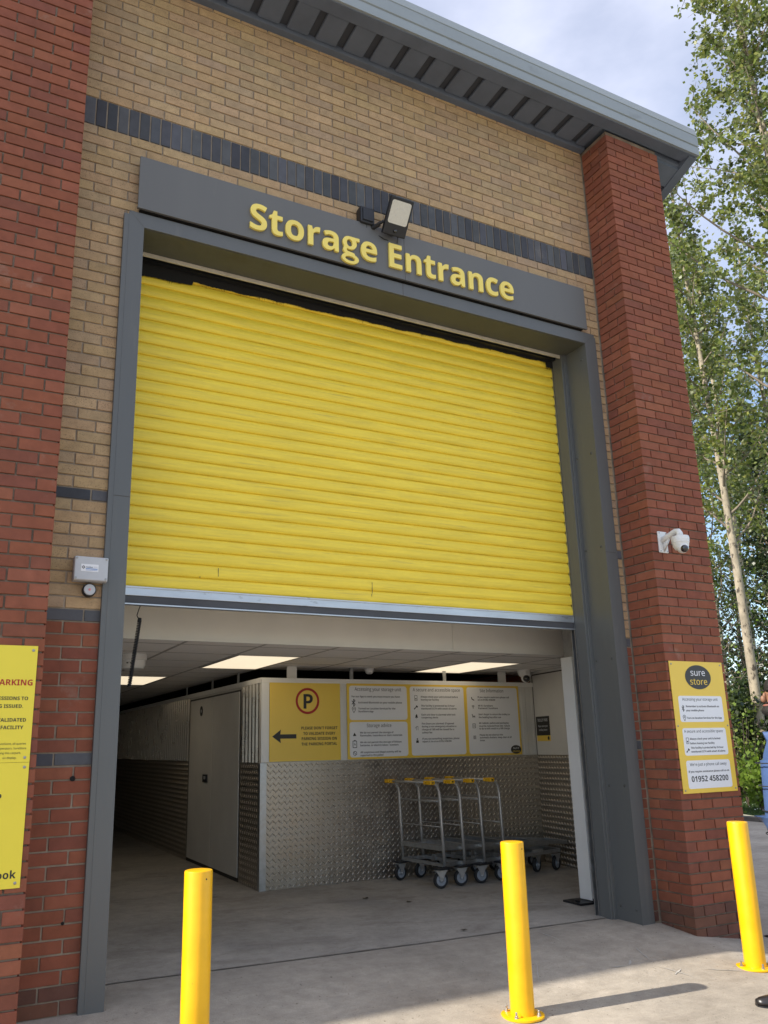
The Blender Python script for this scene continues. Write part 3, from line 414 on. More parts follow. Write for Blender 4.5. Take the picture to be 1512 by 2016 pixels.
def text_mesh(s, cap, bold=1, extrude=.0005, track=0., sx=1.):
    """flat lettering as a mesh in its own x-y plane, baseline at y=0, left at x=0; returns (verts, faces, width)"""
    c = bpy.data.curves.new('t', 'CURVE'); c.dimensions = '2D'; c.fill_mode = 'BOTH'; c.extrude = 0; c.resolution_u = 4
    x = 0; k = cap/479.5
    for ch in s:
        g = GLYPHS[bold].get(ch, GLYPHS[1][' '])
        for q in g[1:]:
            n = c.splines.new('POLY'); n.points.add(len(q)//2-1)
            for i, p in enumerate(n.points): p.co = ((q[2*i]+x)*k*sx, q[2*i+1]*k, 0, 1)
            n.use_cyclic_u = True
        adv = g[0]
        x += adv+track
    c.extrude = extrude
    o = bpy.data.objects.new('t', c); COL.objects.link(o)
    dg = bpy.context.evaluated_depsgraph_get(); dg.update(); me = bpy.data.meshes.new_from_object(o.evaluated_get(dg))
    V = [tuple(v.co) for v in me.vertices]; F = [tuple(p.vertices) for p in me.polygons]
    bpy.data.objects.remove(o); bpy.data.meshes.remove(me)
    return V, F, x*k*sx
def text(s, x, y, z, cap, m, parent, align='L', bold=1, width=None, extrude=.0005, face='-Y', name='lettering', **kw):
    """lettering on a board that faces -Y (or -X); x is the coordinate along the board, z the baseline, y the board surface"""
    V, F, w = text_mesh(s, cap, bold, extrude)
    sx = 1.
    if width: sx = width/w; w = width
    x0 = {'L': x, 'C': x-w/2, 'R': x-w}[align]
    mb = MB()
    if face == '-Y': mb.add([(x0+v[0]*sx, y-v[2], z+v[1]) for v in V], F)
    else: mb.add([(y-v[2], x0-v[0]*sx, z+v[1]) for v in V], F)
    return obj(name, mb, m, parent, **kw)
def rrect(x0, x1, z0, z1, r, n=5):
    P = []
    for cx, cz, a0 in ((x1-r, z1-r, 0), (x0+r, z1-r, 90), (x0+r, z0+r, 180), (x1-r, z0+r, 270)):
        for i in range(n+1):
            a = R(a0+90*i/n); P.append((cx+r*math.cos(a), cz+r*math.sin(a)))
    return P
def plate(poly, y, t=.001):                    # flat shape (x,z) facing -Y, front face at y-t
    mb = MB(); n = len(poly)
    mb.add([(p[0], y-t, p[1]) for p in poly]+[(p[0], y, p[1]) for p in poly], [tuple(range(n)), tuple(range(2*n-1, n-1, -1))]+[(k, n+k, n+(k+1) % n, (k+1) % n) for k in range(n)])
    return mb
def disc(cx, cz, r, n=32, rz=None): return [(cx+r*math.cos(2*math.pi*k/n), cz+(rz or r)*math.sin(2*math.pi*k/n)) for k in range(n)]
def sphere(mb, c, r, n=10, m_=6, col=None, sc=(1,1,1)):
    vs = [(c[0], c[1], c[2]+r*sc[2])]; 
    for i in range(1, m_):
        ph = math.pi*i/m_
        for k in range(n):
            a = 2*math.pi*k/n; vs.append((c[0]+r*sc[0]*math.sin(ph)*math.cos(a), c[1]+r*sc[1]*math.sin(ph)*math.sin(a), c[2]+r*sc[2]*math.cos(ph)))
    vs.append((c[0], c[1], c[2]-r*sc[2])); fs = [(0, 1+k, 1+(k+1) % n) for k in range(n)]
    for i in range(m_-2): fs += [(1+i*n+k, 1+(i+1)*n+k, 1+(i+1)*n+(k+1) % n, 1+i*n+(k+1) % n) for k in range(n)]
    L_ = len(vs)-1; fs += [(L_, 1+(m_-2)*n+(k+1) % n, 1+(m_-2)*n+k) for k in range(n)]
    return mb.add(vs, fs, col)

def gz(x, y):                                  # height of the yard
    a = .1*min(max(-y, 0), 1)+.035*min(max(-y-1, 0), 4)
    b = .15*min(max(x-4.5, 0), .8)+.02*min(max(x-5.3, 0), 6)
    return -min(a+b, .30)
# ================================================================ THE SETTING
def yard():
    xs = sorted(set([-60,-40,-25,-15,-10,-7,-5]+[-4+i*.25 for i in range(60)]+[11.5,12.5,13.2,13.8])); ys = sorted(set([-60,-40,-25,-15,-10,-7]+[-6+i*.25 for i in range(30)]+[2,3,4,5,6,8,10,14,20,30,60]))
    mb = MB(); n = len(xs)
    for y in ys:
        for x in xs: mb.v.append((x, y, gz(x, y)-(0.03 if (y > .6 and x < 6) else 0)))
    mb.f = [(j*n+i, j*n+i+1, (j+1)*n+i+1, (j+1)*n+i) for j in range(len(ys)-1) for i in range(n-1)]
    obj('yard', mb, 'concrete', smooth=True, kind='structure')
yard()
mb = MB()                                    # interior slab, its front edge slightly uneven where it meets the apron
pts = [(x, .34+.10*math.sin(.9*x+.4)*0+(.47-.34)*max(0, 1-abs(x-.6)/2.2)-.05*max(0, (x-3)/1.4)) for x in np.linspace(-.5, 4.58, 24)]
V = [(x, y, .005) for x, y in pts]+[(6.0, .6, .005), (6.0, 17, .005), (-.5, 17, .005)]
obj('floor', MB().add(V, [tuple(range(len(V)))]), 'slab', kind='structure')
mb = MB()                                    # the dark joint between slab and apron
for (x0, y0), (x1, y1) in zip(pts[4:-1], pts[5:]):
    w0 = random.uniform(-.004, .003); w1 = random.uniform(.002, .006); mb.quad((x0, y0-w1+w0, .009), (x1, y1-.004+w0*.3, .009), (x1, y1+.0, .009), (x0, y0+w0, .009))
obj('floor_joint', mb, 'crack', kind='structure')
# ================================================================ THE STORAGE BUILDING
bld = empty('storage_building', (2.28, .2, 0), 'storage building of buff and red brick with grey metal eaves and a wide door opening', 'building')
BUFF = [(.50,.345,.195), (.535,.37,.21), (.475,.33,.19), (.515,.35,.195), (.455,.325,.20)]
RED = [(.275,.093,.055), (.29,.100,.057), (.262,.089,.054), (.28,.095,.055), (.24,.085,.055), (.305,.110,.064)]
BLUE = [(.086,.091,.104), (.100,.106,.119), (.072,.076,.088), (.118,.124,.138)]
BROWN = [(.170,.078,.055), (.195,.086,.058), (.150,.074,.055)]
def tint(pal, spk=0.):
    c = random.choice(pal); k = random.uniform(.93, 1.05)*.97; return (c[0]*k, c[1]*k*random.uniform(.97,1.03), c[2]*k*random.uniform(.95,1.05), spk)
ZL = lambda n: 5.55-.075*n                   # height of bed joint number n
XL, XR = -.03, 4.585                          # clear width between the piers
HOLE = (.40, 4.435, ZL(9))                    # door opening
def wall_bricks():
    wall = MB(); band = MB(); red = MB()
    def brick(x0, x1, z0, z1, n):
        # clip to the wall and to the opening
        if z1 < HOLE[2]+.02:
            segs = [(max(x0, XL), min(x1, HOLE[0])), (max(x0, HOLE[1]), min(x1, XR-.01))]
        else: segs = [(max(x0, XL), min(x1, XR-.01))]
        for a, b in segs:
            if b-a < .018: continue
            j = lambda s: random.uniform(-s, s)
            blue = n in (35, 45, 56)
            if blue: t, c = band, tint(BLUE)
            elif n >= 46: t, c = red, (tint(BROWN, .1) if n >= 72 else tint(RED, .12))
            else: t, c = wall, tint(BUFF, .9)
            t.cbox((a+j(.0012), -.0+j(.0016), z0+j(.001)), (b+j(.0012), .04, z1+j(.001)), .0022, c)
    for n in range(-22, 74):
        if n in (-3, -2, -1): continue
        z1 = ZL(n)-.005; z0 = ZL(n+1)+.005
        off = .094 if (n % 2 == 0) else .206   # odd course below the soldiers has its joint at .094
        x = off-.225*3
        while x < XR: brick(x+.005, x+.22, z0, z1, n); x += .225
    for k in range(0, 62):                     # soldier course
        a, b = k*.075+.005, k*.075+.070
        if k == 0: a = XL+.005
        if b > XR: b = XR-.008
        band.cbox((a+random.uniform(-.001,.001), random.uniform(-.0015,.0015), 5.555), (b, .04, 5.77), .002, tint(BLUE))
    obj('buff_brickwork', wall, 'brick', bld, label='buff speckled brickwork around the sign')
    obj('blue_brick_band', band, 'brick', bld, label='slate blue soldier course and single courses')
    obj('red_brickwork', red, 'brick', bld, label='red brickwork beside the door jambs')
    mo = MB()
    for a, b in (((XL-.2, .0085, -.4), (HOLE[0], .20, HOLE[2])), ((HOLE[1], .0085, -.4), (XR+.06, .20, HOLE[2])), ((XL-.2, .0085, HOLE[2]), (XR+.06, .20, 7.25))): mo.box(a, b)
    obj('mortar_joints', mo, 'mortar', bld)
wall_bricks()
def pier(x0, label, depth=.3375):              # 665 wide, stretcher bond wrapped round the corner
    mb = MB(); fr = -depth; J = lambda: random.uniform(-.0013, .0013)
    def b(xa, xb, ya, yb, z0, z1, n):
        c = tint(BROWN, .1) if n >= (72 if x0 > 0 else 75) else tint(RED, .12)
        mb.cbox((x0+xa+J(), fr+ya+J(), z0+J()*.7), (x0+xb+J(), fr+yb+J(), z1+J()*.7), .0022, c)
    for n in range(-18, 79):
        z1 = ZL(n)-.005; z0 = ZL(n+1)+.005
        if n % 2 == 0:
            b(0, .1025, 0, .215, z0, z1, n); b(.1125, .3275, 0, .1025, z0, z1, n); b(.3375, .5525, 0, .1025, z0, z1, n); b(.5625, .665, 0, .215, z0, z1, n)
            for s in (0, .5625): b(s, s+.1025, .225, .3275, z0, z1, n)
        else:
            for k in range(3): b(k*.225, k*.225+.215, 0, .1025, z0, z1, n)
            for s in (0, .5625): b(s, s+.1025, .1125, .3275, z0, z1, n)
    p = obj('brick_pier', mb, 'brick', bld, label=label)
    c = MB(); c.box((x0+.012, fr+.012, -.6), (x0+.653, .1, 6.94)); obj('mortar_joints', c, 'mortar_red', p)
pier(-.695, 'red brick pier at the left of the opening'); pier(4.585, 'red brick pier at the right corner')
# walls that close the building: unseen left wing (shaped to set the yard's shade edge), right flank, back
w = MB()
w.box((-14, .03, -.5), (XL-.2, .25, 7.2)); w.box((5.25, .02, -.6), (5.64, .5, 6.6)); w.box((5.64, .5, -.6), (6.1, .75, 6.4)); w.box((6.0, .75, -.6), (6.2, 17, 6.2))
w.box((-14, 16.9, -.5), (6.2, 17.1, 6.2)); w.box((-14.2, .25, -.5), (-14, 17, 6.2))
plain = mat('brick_flank', (.29,.09,.055), .9, var=.2, vscale=5)
def brick_tex(m):
    t = m.node_tree; N = t.nodes.new; L = t.links.new; p = t.nodes['Principled BSDF']
    b = N('ShaderNodeTexBrick'); b.inputs['Scale'].default_value = 1; b.inputs['Brick Width'].default_value = .225; b.inputs['Row Height'].default_value = .075; b.inputs['Mortar Size'].default_value = .006
    b.inputs['Color1'].default_value = (.32,.095,.055,1); b.inputs['Color2'].default_value = (.25,.075,.05,1); b.inputs['Mortar'].default_value = (.2,.165,.13,1)
    g = N('ShaderNodeNewGeometry'); s = N('ShaderNodeSeparateXYZ'); L(g.outputs['Position'], s.inputs[0]); a = N('ShaderNodeMath'); L(s.outputs[0], a.inputs[0]); L(s.outputs[1], a.inputs[1]); c = N('ShaderNodeCombineXYZ'); L(a.outputs[0], c.inputs[0]); L(s.outputs[2], c.inputs[1]); L(c.outputs[0], b.inputs[0]); L(b.outputs[0], p.inputs['Base Color'])
brick_tex(plain); obj('outer_wall', w, plain, bld)
# roof: fascia in three bands, flat lower return, ribbed soffit, verge
rf = MB(); X0, X1 = -.9, 5.70
def vprism(prof, x0, x1, mb):                  # prof: list of (y,z)
    n = len(prof); mb.add([(x0, y, z) for y, z in prof]+[(x1, y, z) for y, z in prof], [(k, (k+1) % n, n+(k+1) % n, n+k) for k in range(n)]+[tuple(range(n))[::-1], tuple(range(n, 2*n))])
vprism([(-.470, 6.955), (-.470, 7.040), (-.463, 7.046), (-.463, 7.052), (-.474, 7.058), (-.474, 7.165), (-.466, 7.171), (-.466, 7.177), (-.472, 7.183), (-.455, 7.270), (-.30, 7.285), (-.30, 7.10), (-.43, 6.955)], X0, X1, rf)
obj('roof_fascia', rf, 'roofedge', bld)
r2 = MB(); r2.box((X0, -.45, 6.948), (X1-.02, -.335, 6.985)); r2.box((X0, -.06, 6.925), (XR, .012, 6.985)); r2.box((X0, -.335, 6.986), (X1-.02, .0, 7.0))
obj('soffit', r2, 'soffit', bld, bevel=.003)
r3 = MB()                                       # ribbed soffit sheet: wide pans between recessed grooves
x = -.9+.065
while x < XR-.05:
    r3.cbox((x+.052, -.334, 6.955), (min(x+.25, XR-.002)-.014, -.062, 6.984), .006); x += .25
obj('soffit_ribs', r3, 'soffit', bld)
r3b = MB(); r3b.box((X0, -.3345, 6.9851), (XR, -.0605, 6.9858)); obj('soffit_groove', r3b, 'groove', bld)
r4 = MB()                                       # verge on the right, dropping to the back
def slab_yz(x0, x1, ya, za, yb, zb, t): r4.add([(x0,ya,za),(x1,ya,za),(x1,yb,zb),(x0,yb,zb),(x0,ya,za+t),(x1,ya,za+t),(x1,yb,zb+t),(x0,yb,zb+t)], [(0,3,2,1),(4,5,6,7),(0,1,5,4),(1,2,6,5),(2,3,7,6),(3,0,4,7)])
slab_yz(5.60, 5.70, -.43, 6.94, 9, 3.4, .30); slab_yz(5.255, 5.60, -.30, 6.93, 9, 3.45, .05)
for k in range(8): slab_yz(5.26, 5.60, -.28+.25*k, 6.90-.095*k-.006, -.10+.25*k, 6.83-.095*k-.006, .03)
obj('roof_verge', r4, 'soffit', bld)
r5 = MB(); r5.add([(-.9,-.45,7.27),(5.69,-.45,7.27),(5.69,9,3.7),(-.9,9,3.7)], [(0,1,2,3)]); r5.box((-14, .05, 7.12), (-.9, 9, 7.2)); r5.box((-14, 9, 3.4), (6.2, 17, 3.7))  # slab over the unseen left wing is set back to place the yard shade
obj('roof_sheet', r5, 'roofedge', bld)
# ---------------------------------------------------------------- door surround (part of the building)
TOP = 4.826; FL, FR = .436, 4.368               # clear opening between the flanges
fm = MB()
def mitred(mb, x0, x1, xi0, xi1, zt, zi, y):     # three-sided flange with mitred corners
    t = .010
    for P in ([(x0,-.35),(xi0,-.35),(xi0,zi),(x0,zt)], [(x0,zt),(xi0,zi),(xi1,zi),(x1,zt)], [(xi1,-.35),(x1,-.35),(x1,zt),(xi1,zi)]):
        cx = sum(p[0] for p in P)/4; cz = sum(p[1] for p in P)/4; n = 4
        Q = [(p[0]+(.0012 if p[0] < cx else -.0012)*0, p[1]) for p in P]
        mb.add([(p[0], y-t, p[1]) for p in Q]+[(p[0], y, p[1]) for p in Q], [(0,1,2,3),(7,6,5,4)]+[(k,4+k,4+(k+1)%4,(k+1)%4) for k in range(4)])
mitred(fm, .333, 4.482, FL, FR, 4.932, TOP, -.022)
fr_ = obj('door_frame', fm, 'grey', bld, label='grey folded metal surround of the opening')
seam = MB(); seam.box((2.480, -.0335, TOP), (2.483, -.031, 4.931)); seam.box((.334, -.0335, 2.892), (FL, -.031, 2.895)); seam.box((FR, -.0335, 2.892), (4.481, -.031, 2.895))
seam.add([(.3335,-.0333,4.931),(.3355,-.0333,4.931),(FL+.001,-.0333,TOP),(FL-.001,-.0333,TOP)], [(0,1,2,3)]); seam.add([(4.4795,-.0333,4.931),(4.4815,-.0333,4.931),(FR+.001,-.0333,TOP),(FR-.001,-.0333,TOP)], [(0,1,2,3)])
obj('seam', seam, 'crack', fr_)
rv = MB()
rv.box((.30, -.030, -.35), (FL-.001, .40, TOP+.08)); rv.box((FR+.001, -.030, -.35), (4.50, .26, TOP+.08)); rv.box((FL-.001, -.0295, TOP+.001), (FR+.001, .262, TOP+.08))
rv.box((4.315, .235, -.35), (4.50, .36, TOP-.001)); rv.box((4.335, .225, -.35), (4.37, .2349, TOP-.001))
obj('reveal_lining', rv, 'grey', fr_, bevel=.003)
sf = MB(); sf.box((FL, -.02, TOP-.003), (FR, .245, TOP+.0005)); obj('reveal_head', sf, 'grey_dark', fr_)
BOLTS = [(.035,4.688),(.03,3.794),(.20,3.798),(.02,2.948),(.20,2.951),(.195,2.003),(.02,2.004),(.185,1.0),(.018,1.005),(.18,.105),(.015,.098)]
for y, z in BOLTS:
    b = MB(); b.lathe([(.011, 0), (.011, -.003), (.007, -.008), (.0, -.009)][:3], (FR+.001, y, z), 10, 'X'); obj('bolt', b, 'grey_dark', fr_, smooth=True)

# ---------------------------------------------------------------- roller shutter
SY = .385
sh = empty('roller_shutter', (2.4, SY, 0), 'yellow slatted roller shutter stopped half way up in the door opening', 'shutter')
cu = MB(); pitch = .0938; zb = 2.405; nsl = 29; L_, R_ = .447, 4.312
prof = [(.004, .0), (-.0070, .0004), (-.0105, .004), (-.0155, .014), (-.0180, .027), (-.0178, .042), (-.0150, .058), (-.0100, .073), (-.0035, .086), (.0040, .0937)]
NX = 24
for i in range(nsl):
    z = zb+i*pitch; wob = [random.uniform(-.00012, .00012) for _ in range(NX+1)]
    base = len(cu.v)
    for k in range(NX+1):
        x = L_+(R_-L_)*k/NX; dz = -.010*math.sin(math.pi*k/NX)*(i/nsl)*0
        for y, h in prof: cu.v.append((x, SY+y+wob[k], z+h+dz))
    m_ = len(prof)
    for k in range(NX):
        for j in range(m_-1): a = base+k*m_+j; cu.f.append((a, a+1, a+m_+1, a+m_))
sc_ = obj('slat_curtain', cu, 'yellow', sh, label='yellow ribbed slats'); smooth_by_angle(sc_, 50)
bk = MB(); bk.box((L_, SY+.006, zb), (R_, SY+.02, zb+nsl*pitch)); obj('curtain_back', bk, 'yellow', sh)
dn = MB()                                       # short vertical cuts and drips on the lowest slats
for x, z, h in ((1.135, 2.515, .06), (2.345, 2.475, .085), (1.005, 2.495, .012), (2.34, 2.45, .02)): dn.box((x, SY-.0188, z), (x+.003, SY-.0160, z+h))
obj('scuff', dn, 'crack', sh)
br = MB(); br.box((L_, SY-.020, 2.345), (R_, SY+.012, 2.404)); br.box((L_, SY-.026, 2.396), (R_, SY-.018, 2.407)); a1 = obj('bottom_rail', br, 'alu', sh, bevel=.002)
b2 = MB(); b2.box((L_+.004, SY-.014, 2.292), (R_-.004, SY+.012, 2.3445)); obj('rubber_strip', b2, 'rail_dark', a1)
b3 = MB(); b3.box((L_, SY-.030, 2.283), (R_, SY+.02, 2.2915)); obj('bottom_lip', b3, 'alu', a1)
for s, x in ((-1, R_), (1, L_)):             # guide channels
    g = MB()
    x0 = x-.002 if s < 0 else x+.002-.06
    g.box((x0, .362, -.02) if s < 0 else (x0, .36, -.02), (x0+.06, .371, TOP-.03)); g.box((x0, .404, -.02), (x0+.06, .415, TOP-.03)); g.box((x0+(.05 if s < 0 else 0), .371, -.02), (x0+(.06 if s < 0 else .01), .404, TOP-.03))
    obj('guide_channel', g, 'galv', sh)

lb = MB(); lb.box((FL, .247, TOP-.030), (FR-.04, .262, TOP-.001)); obj('head_strip', lb, 'cream', sh, bevel=.002)
bs = MB(); rr = random.Random(3)                # ragged brush seal above the curtain; its black band also stands for the shaded gap
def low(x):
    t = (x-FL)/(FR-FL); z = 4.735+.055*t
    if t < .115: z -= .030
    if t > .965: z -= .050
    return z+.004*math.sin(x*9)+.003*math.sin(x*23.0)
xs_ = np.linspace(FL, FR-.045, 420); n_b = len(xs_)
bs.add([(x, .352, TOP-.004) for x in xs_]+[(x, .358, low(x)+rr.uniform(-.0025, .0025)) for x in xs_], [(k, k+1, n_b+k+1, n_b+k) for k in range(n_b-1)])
for c0, cn in ((.97, 7), (1.13, 5), (1.42, 8), (1.55, 12), (1.60, 10), (1.31, 4), (2.3, 5), (2.9, 6), (3.6, 6), (4.22, 16), (4.26, 12), (.70, 5)):
    for k in range(cn):
        x = c0+rr.gauss(0, .022); z = low(x); l_ = rr.uniform(.008, .034); bs.add([(x, .357, z+.005), (x+.0028, .357, z+.005), (x+.0018+rr.gauss(0, .004), .361, z-l_)], [(0,1,2)])
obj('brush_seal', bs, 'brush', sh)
hb = MB(); hb.box((FL-.02, .31, TOP-.02), (FR+.03, .37, TOP+.25)); obj('header_box', hb, 'black', sh)

# ---------------------------------------------------------------- fascia sign with raised letters
fs = empty('fascia_sign', (2.38, -.03, 4.945), 'long dark grey fascia board with raised yellow letters Storage Entrance above the shutter', 'sign')
for a, b in ((.381, 2.4885), (2.4905, 4.384)):
    p = MB(); p.box((a, -.062, 4.950), (b, -.0465, 5.362)); p.box((a, -.0465, 4.958), (b, -.03, 4.975)); obj('backing_panel', p, 'fascia', fs, bevel=.002)
p = MB(); p.box((.40, -.0299, 4.955), (4.36, -.001, 5.33)); obj('backing_rail', p, 'black', fs)
x = 0; S = 'Storage Entrance'; cap = .213; kk = cap/479.5
tot = sum(GLYPHS[1][c][0] for c in S)*kk; sx = 2.405/tot; x = 1.166
for c in S:
    adv = GLYPHS[1][c][0]*kk*sx
    if c != ' ':
        V, F, w_ = text_mesh(c, cap, 1, .009)
        obj('letter', MB().add([(x+v[0]*sx, -.0725-v[2], 5.022+v[1]) for v in V], F), 'letter', fs)
    x += adv

# ---------------------------------------------------------------- floodlight and its junction box
fl = empty('floodlight', (2.36, 0, 5.35), 'black floodlight with a pale lens tilted down above the fascia board', 'floodlight')
def tilted(pts_y): pass
ct = Vector((2.365, -.185, 5.405)); u = Vector((1, 0, .0)); n_ = Vector((0, -.80, -.60)).normalized(); v_ = u.cross(n_)*-1   # v_ points up the lamp
if v_.z < 0: v_ = -v_
def tb(c, w, h, d, mb):
    P = [c+u*(sx_*w/2)+v_*(sz_*h/2)+n_*(sy_*d/2) for sz_ in (-1, 1) for sy_ in (-1, 1) for sx_ in (-1, 1)]
    return mb.add(P, [(0,1,3,2),(4,6,7,5),(0,4,5,1),(2,3,7,6),(0,2,6,4),(1,5,7,3)])
h_ = obj('housing', tb(ct, .205, .285, .038, MB()), 'black', fl, bevel=.008)
lens = MB(); q = [(px, pz) for px, pz in rrect(-.085, .085, -.055, .118, .018)]
lens.add([ct+u*px+v_*pz+n_*.0215 for px, pz in q]+[ct+u*px+v_*pz+n_*.017 for px, pz in q], [tuple(range(len(q)))]+[(k, (k+1) % len(q), len(q)+(k+1) % len(q), len(q)+k) for k in range(len(q))])
obj('lens', lens, 'lens', fl)
dots = MB()
for dx, dz in ((-.07,.10),(.07,.10),(-.07,-.035),(.07,-.035),(-.03,.06),(.02,.06),(-.03,.01),(.02,0)): tb(ct+u*dx+v_*dz+n_*.022, .006, .006, .002, dots)
obj('led', dots, 'plastic_g', h_)
sn = MB(); sphere(sn, ct+v_*-.105+n_*.02, .016, 12, 8); obj('sensor', sn, 'glassk', fl, smooth=True)
bk = MB(); bk.box((2.335, -.13, 5.33), (2.40, -.001, 5.37)); bk.tube([(2.22, -.11, 5.345), (2.25, -.16, 5.35)], .012); bk.tube([(2.20,-.05,5.34),(2.235,-.12,5.345)], .018); obj('bracket', bk, 'black', fl, bevel=.003)
jb = empty('junction_box', (2.155, 0, 5.43), 'small square black junction box on the blue bricks left of the floodlight', 'junction box')
b = MB(); b.box((2.088, -.085, 5.352), (2.216, -.001, 5.50)); obj('box_body', b, 'black', jb, bevel=.014)
b = MB(); b.box((2.106, -.094, 5.372), (2.198, -.0845, 5.482)); obj('box_lid', b, 'black', jb, bevel=.006)
b = MB(); b.tube([(2.15,-.045,5.353),(2.15,-.045,5.325)], .018); obj('gland', b, 'black', jb)
cb = MB(); cb.tube([(2.15,-.045,5.33),(2.165,-.05,5.30),(2.20,-.04,5.29),(2.225,-.045,5.31),(2.26,-.06,5.285),(2.30,-.07,5.262),(2.36,-.055,5.27),(2.43,-.05,5.258),(2.40,-.12,5.30)], .0045, 6)
props(obj('lamp_cable', cb, 'black', smooth=True), 'thin black cable looping from the junction box to the floodlight', 'cable')

# ---------------------------------------------------------------- wall mounted boxes on the left
ab = empty('access_control_box', (.222, 0, 2.405), 'pale grey enclosure with a white sticker on the buff bricks left of the door', 'control box')
b = MB(); b.box((.124, -.070, 2.334), (.320, -.001, 2.480)); bb = obj('enclosure', b, 'plastic_g', ab, bevel=.006)
b = MB(); b.box((.126, -.084, 2.336), (.318, -.0705, 2.478)); obj('lid', b, 'plastic_g', ab, bevel=.005)
for x in (.137, .307):
    for z in (2.347, 2.467):
        b = MB(); b.lathe([(.0065,-.0), (.0065,-.003), (.003,-.0035)], (x, -.0838, z), 12, 'Y'); obj('screw', b, 'screw', ab)
stk = obj('sticker', plate(rrect(.163, .262, 2.388, 2.432, .001, 1), -.0842), 'sign_w', ab)
obj('emblem', plate([(.1665,2.412),(.1765,2.423),(.187,2.412),(.1765,2.401)], -.0854, .0004), 'sign_k', stk)
obj('emblem', plate([(.172,2.412),(.1765,2.417),(.181,2.412),(.1765,2.407)], -.086, .0004), 'sign_w', stk)
text('noke', .190, -.0854, 2.4095, .0095, mat('sticker_ink', srgb(60,90,120), .5), stk, width=.040)
for z, t in ((2.4015, .0042), (2.3945, .002)): obj('stripe', plate([(.190,z),(.2575,z),(.2575,z+t),(.190,z+t)], -.0854, .0004), 'sign_b', stk)
for z in (2.4105, 2.4165): obj('stripe', plate([(.235,z),(.2575,z),(.2575,z+.0022),(.235,z+.0022)], -.0854, .0004), 'plastic_g', stk)
rd = empty('round_reader', (.225, 0, 2.287), 'round grey push disc with a red centre just below the grey enclosure', 'reader')
b = MB(); b.lathe([(.040,-.0),(.040,-.035),(.036,-.040)], (.225, 0, 2.287), 28, 'Y'); obj('black_ring', b, 'black', rd, smooth=False)
b = MB(); b.lathe([(.033,-.0),(.033,-.044),(.029,-.047)], (.225, 0, 2.287), 28, 'Y'); obj('disc', b, 'plastic_g', rd)
b = MB(); b.lathe([(.0075,-.04),(.0075,-.048),(.004,-.050)], (.225, 0, 2.287), 16, 'Y'); obj('led_lens', b, 'red_led', rd)
b = MB()
for x, z, r_ in ((.203, 1.207, .015), (.199, .454, .009)): b.lathe([(r_, -.003), (r_, .0)], (x, 0, z), 12, 'Y')
obj('drilled_hole', b, 'brush', bld)

# ---------------------------------------------------------------- camera on the pier
cc = empty('cctv_camera', (4.698, -.3375, 2.93), 'white dome camera on an angled arm on the right brick pier', 'camera')
b = MB(); b.box((4.650, -.352, 2.842), (4.748, -.338, 3.022)); bp_ = obj('wall_plate', b, 'plastic_w', cc, bevel=.004)
for x, z in ((4.662, 2.855), (4.736, 2.855), (4.662, 3.008), (4.736, 3.008)):
    s_ = MB(); s_.lathe([(.005, 0), (.005, -.003)], (x, -.352, z), 8, 'Y'); obj('screw', s_, 'screw', bp_)
b = MB(); b.tube([(4.698,-.35,2.945),(4.698,-.41,2.965),(4.698,-.49,2.990),(4.698,-.515,2.985),(4.698,-.525,2.965),(4.698,-.525,2.935)], [.030,.026,.024,.024,.026,.028], 16); b.add([(4.690,-.352,2.85),(4.706,-.352,2.85),(4.706,-.352,2.95),(4.690,-.352,2.95),(4.690,-.43,2.955),(4.706,-.43,2.955)], [(0,1,2,3),(0,4,5,1),(0,3,4),(1,5,2),(3,2,5,4)])
obj('arm', b, 'plastic_w', cc, smooth=True)
b = MB(); b.lathe([(.030,.03),(.066,.022),(.070,.010),(.070,-.012),(.068,-.013),(.068,-.030),(.064,-.034),(.060,-.060),(.046,-.085),(.02,-.095)][::-1], (4.698,-.525,2.915), 32); o = obj('dome_body', b, 'plastic_w', cc); smooth_by_angle(o, 30)
b = MB(); sphere(b, (4.690,-.545,2.842), .047, 24, 14); o = obj('eyeball', b, 'plastic_w', cc, smooth=True)
b = MB(); sphere(b, (4.676,-.575,2.826), .031, 20, 12); obj('lens', b, 'glassk', cc, smooth=True)
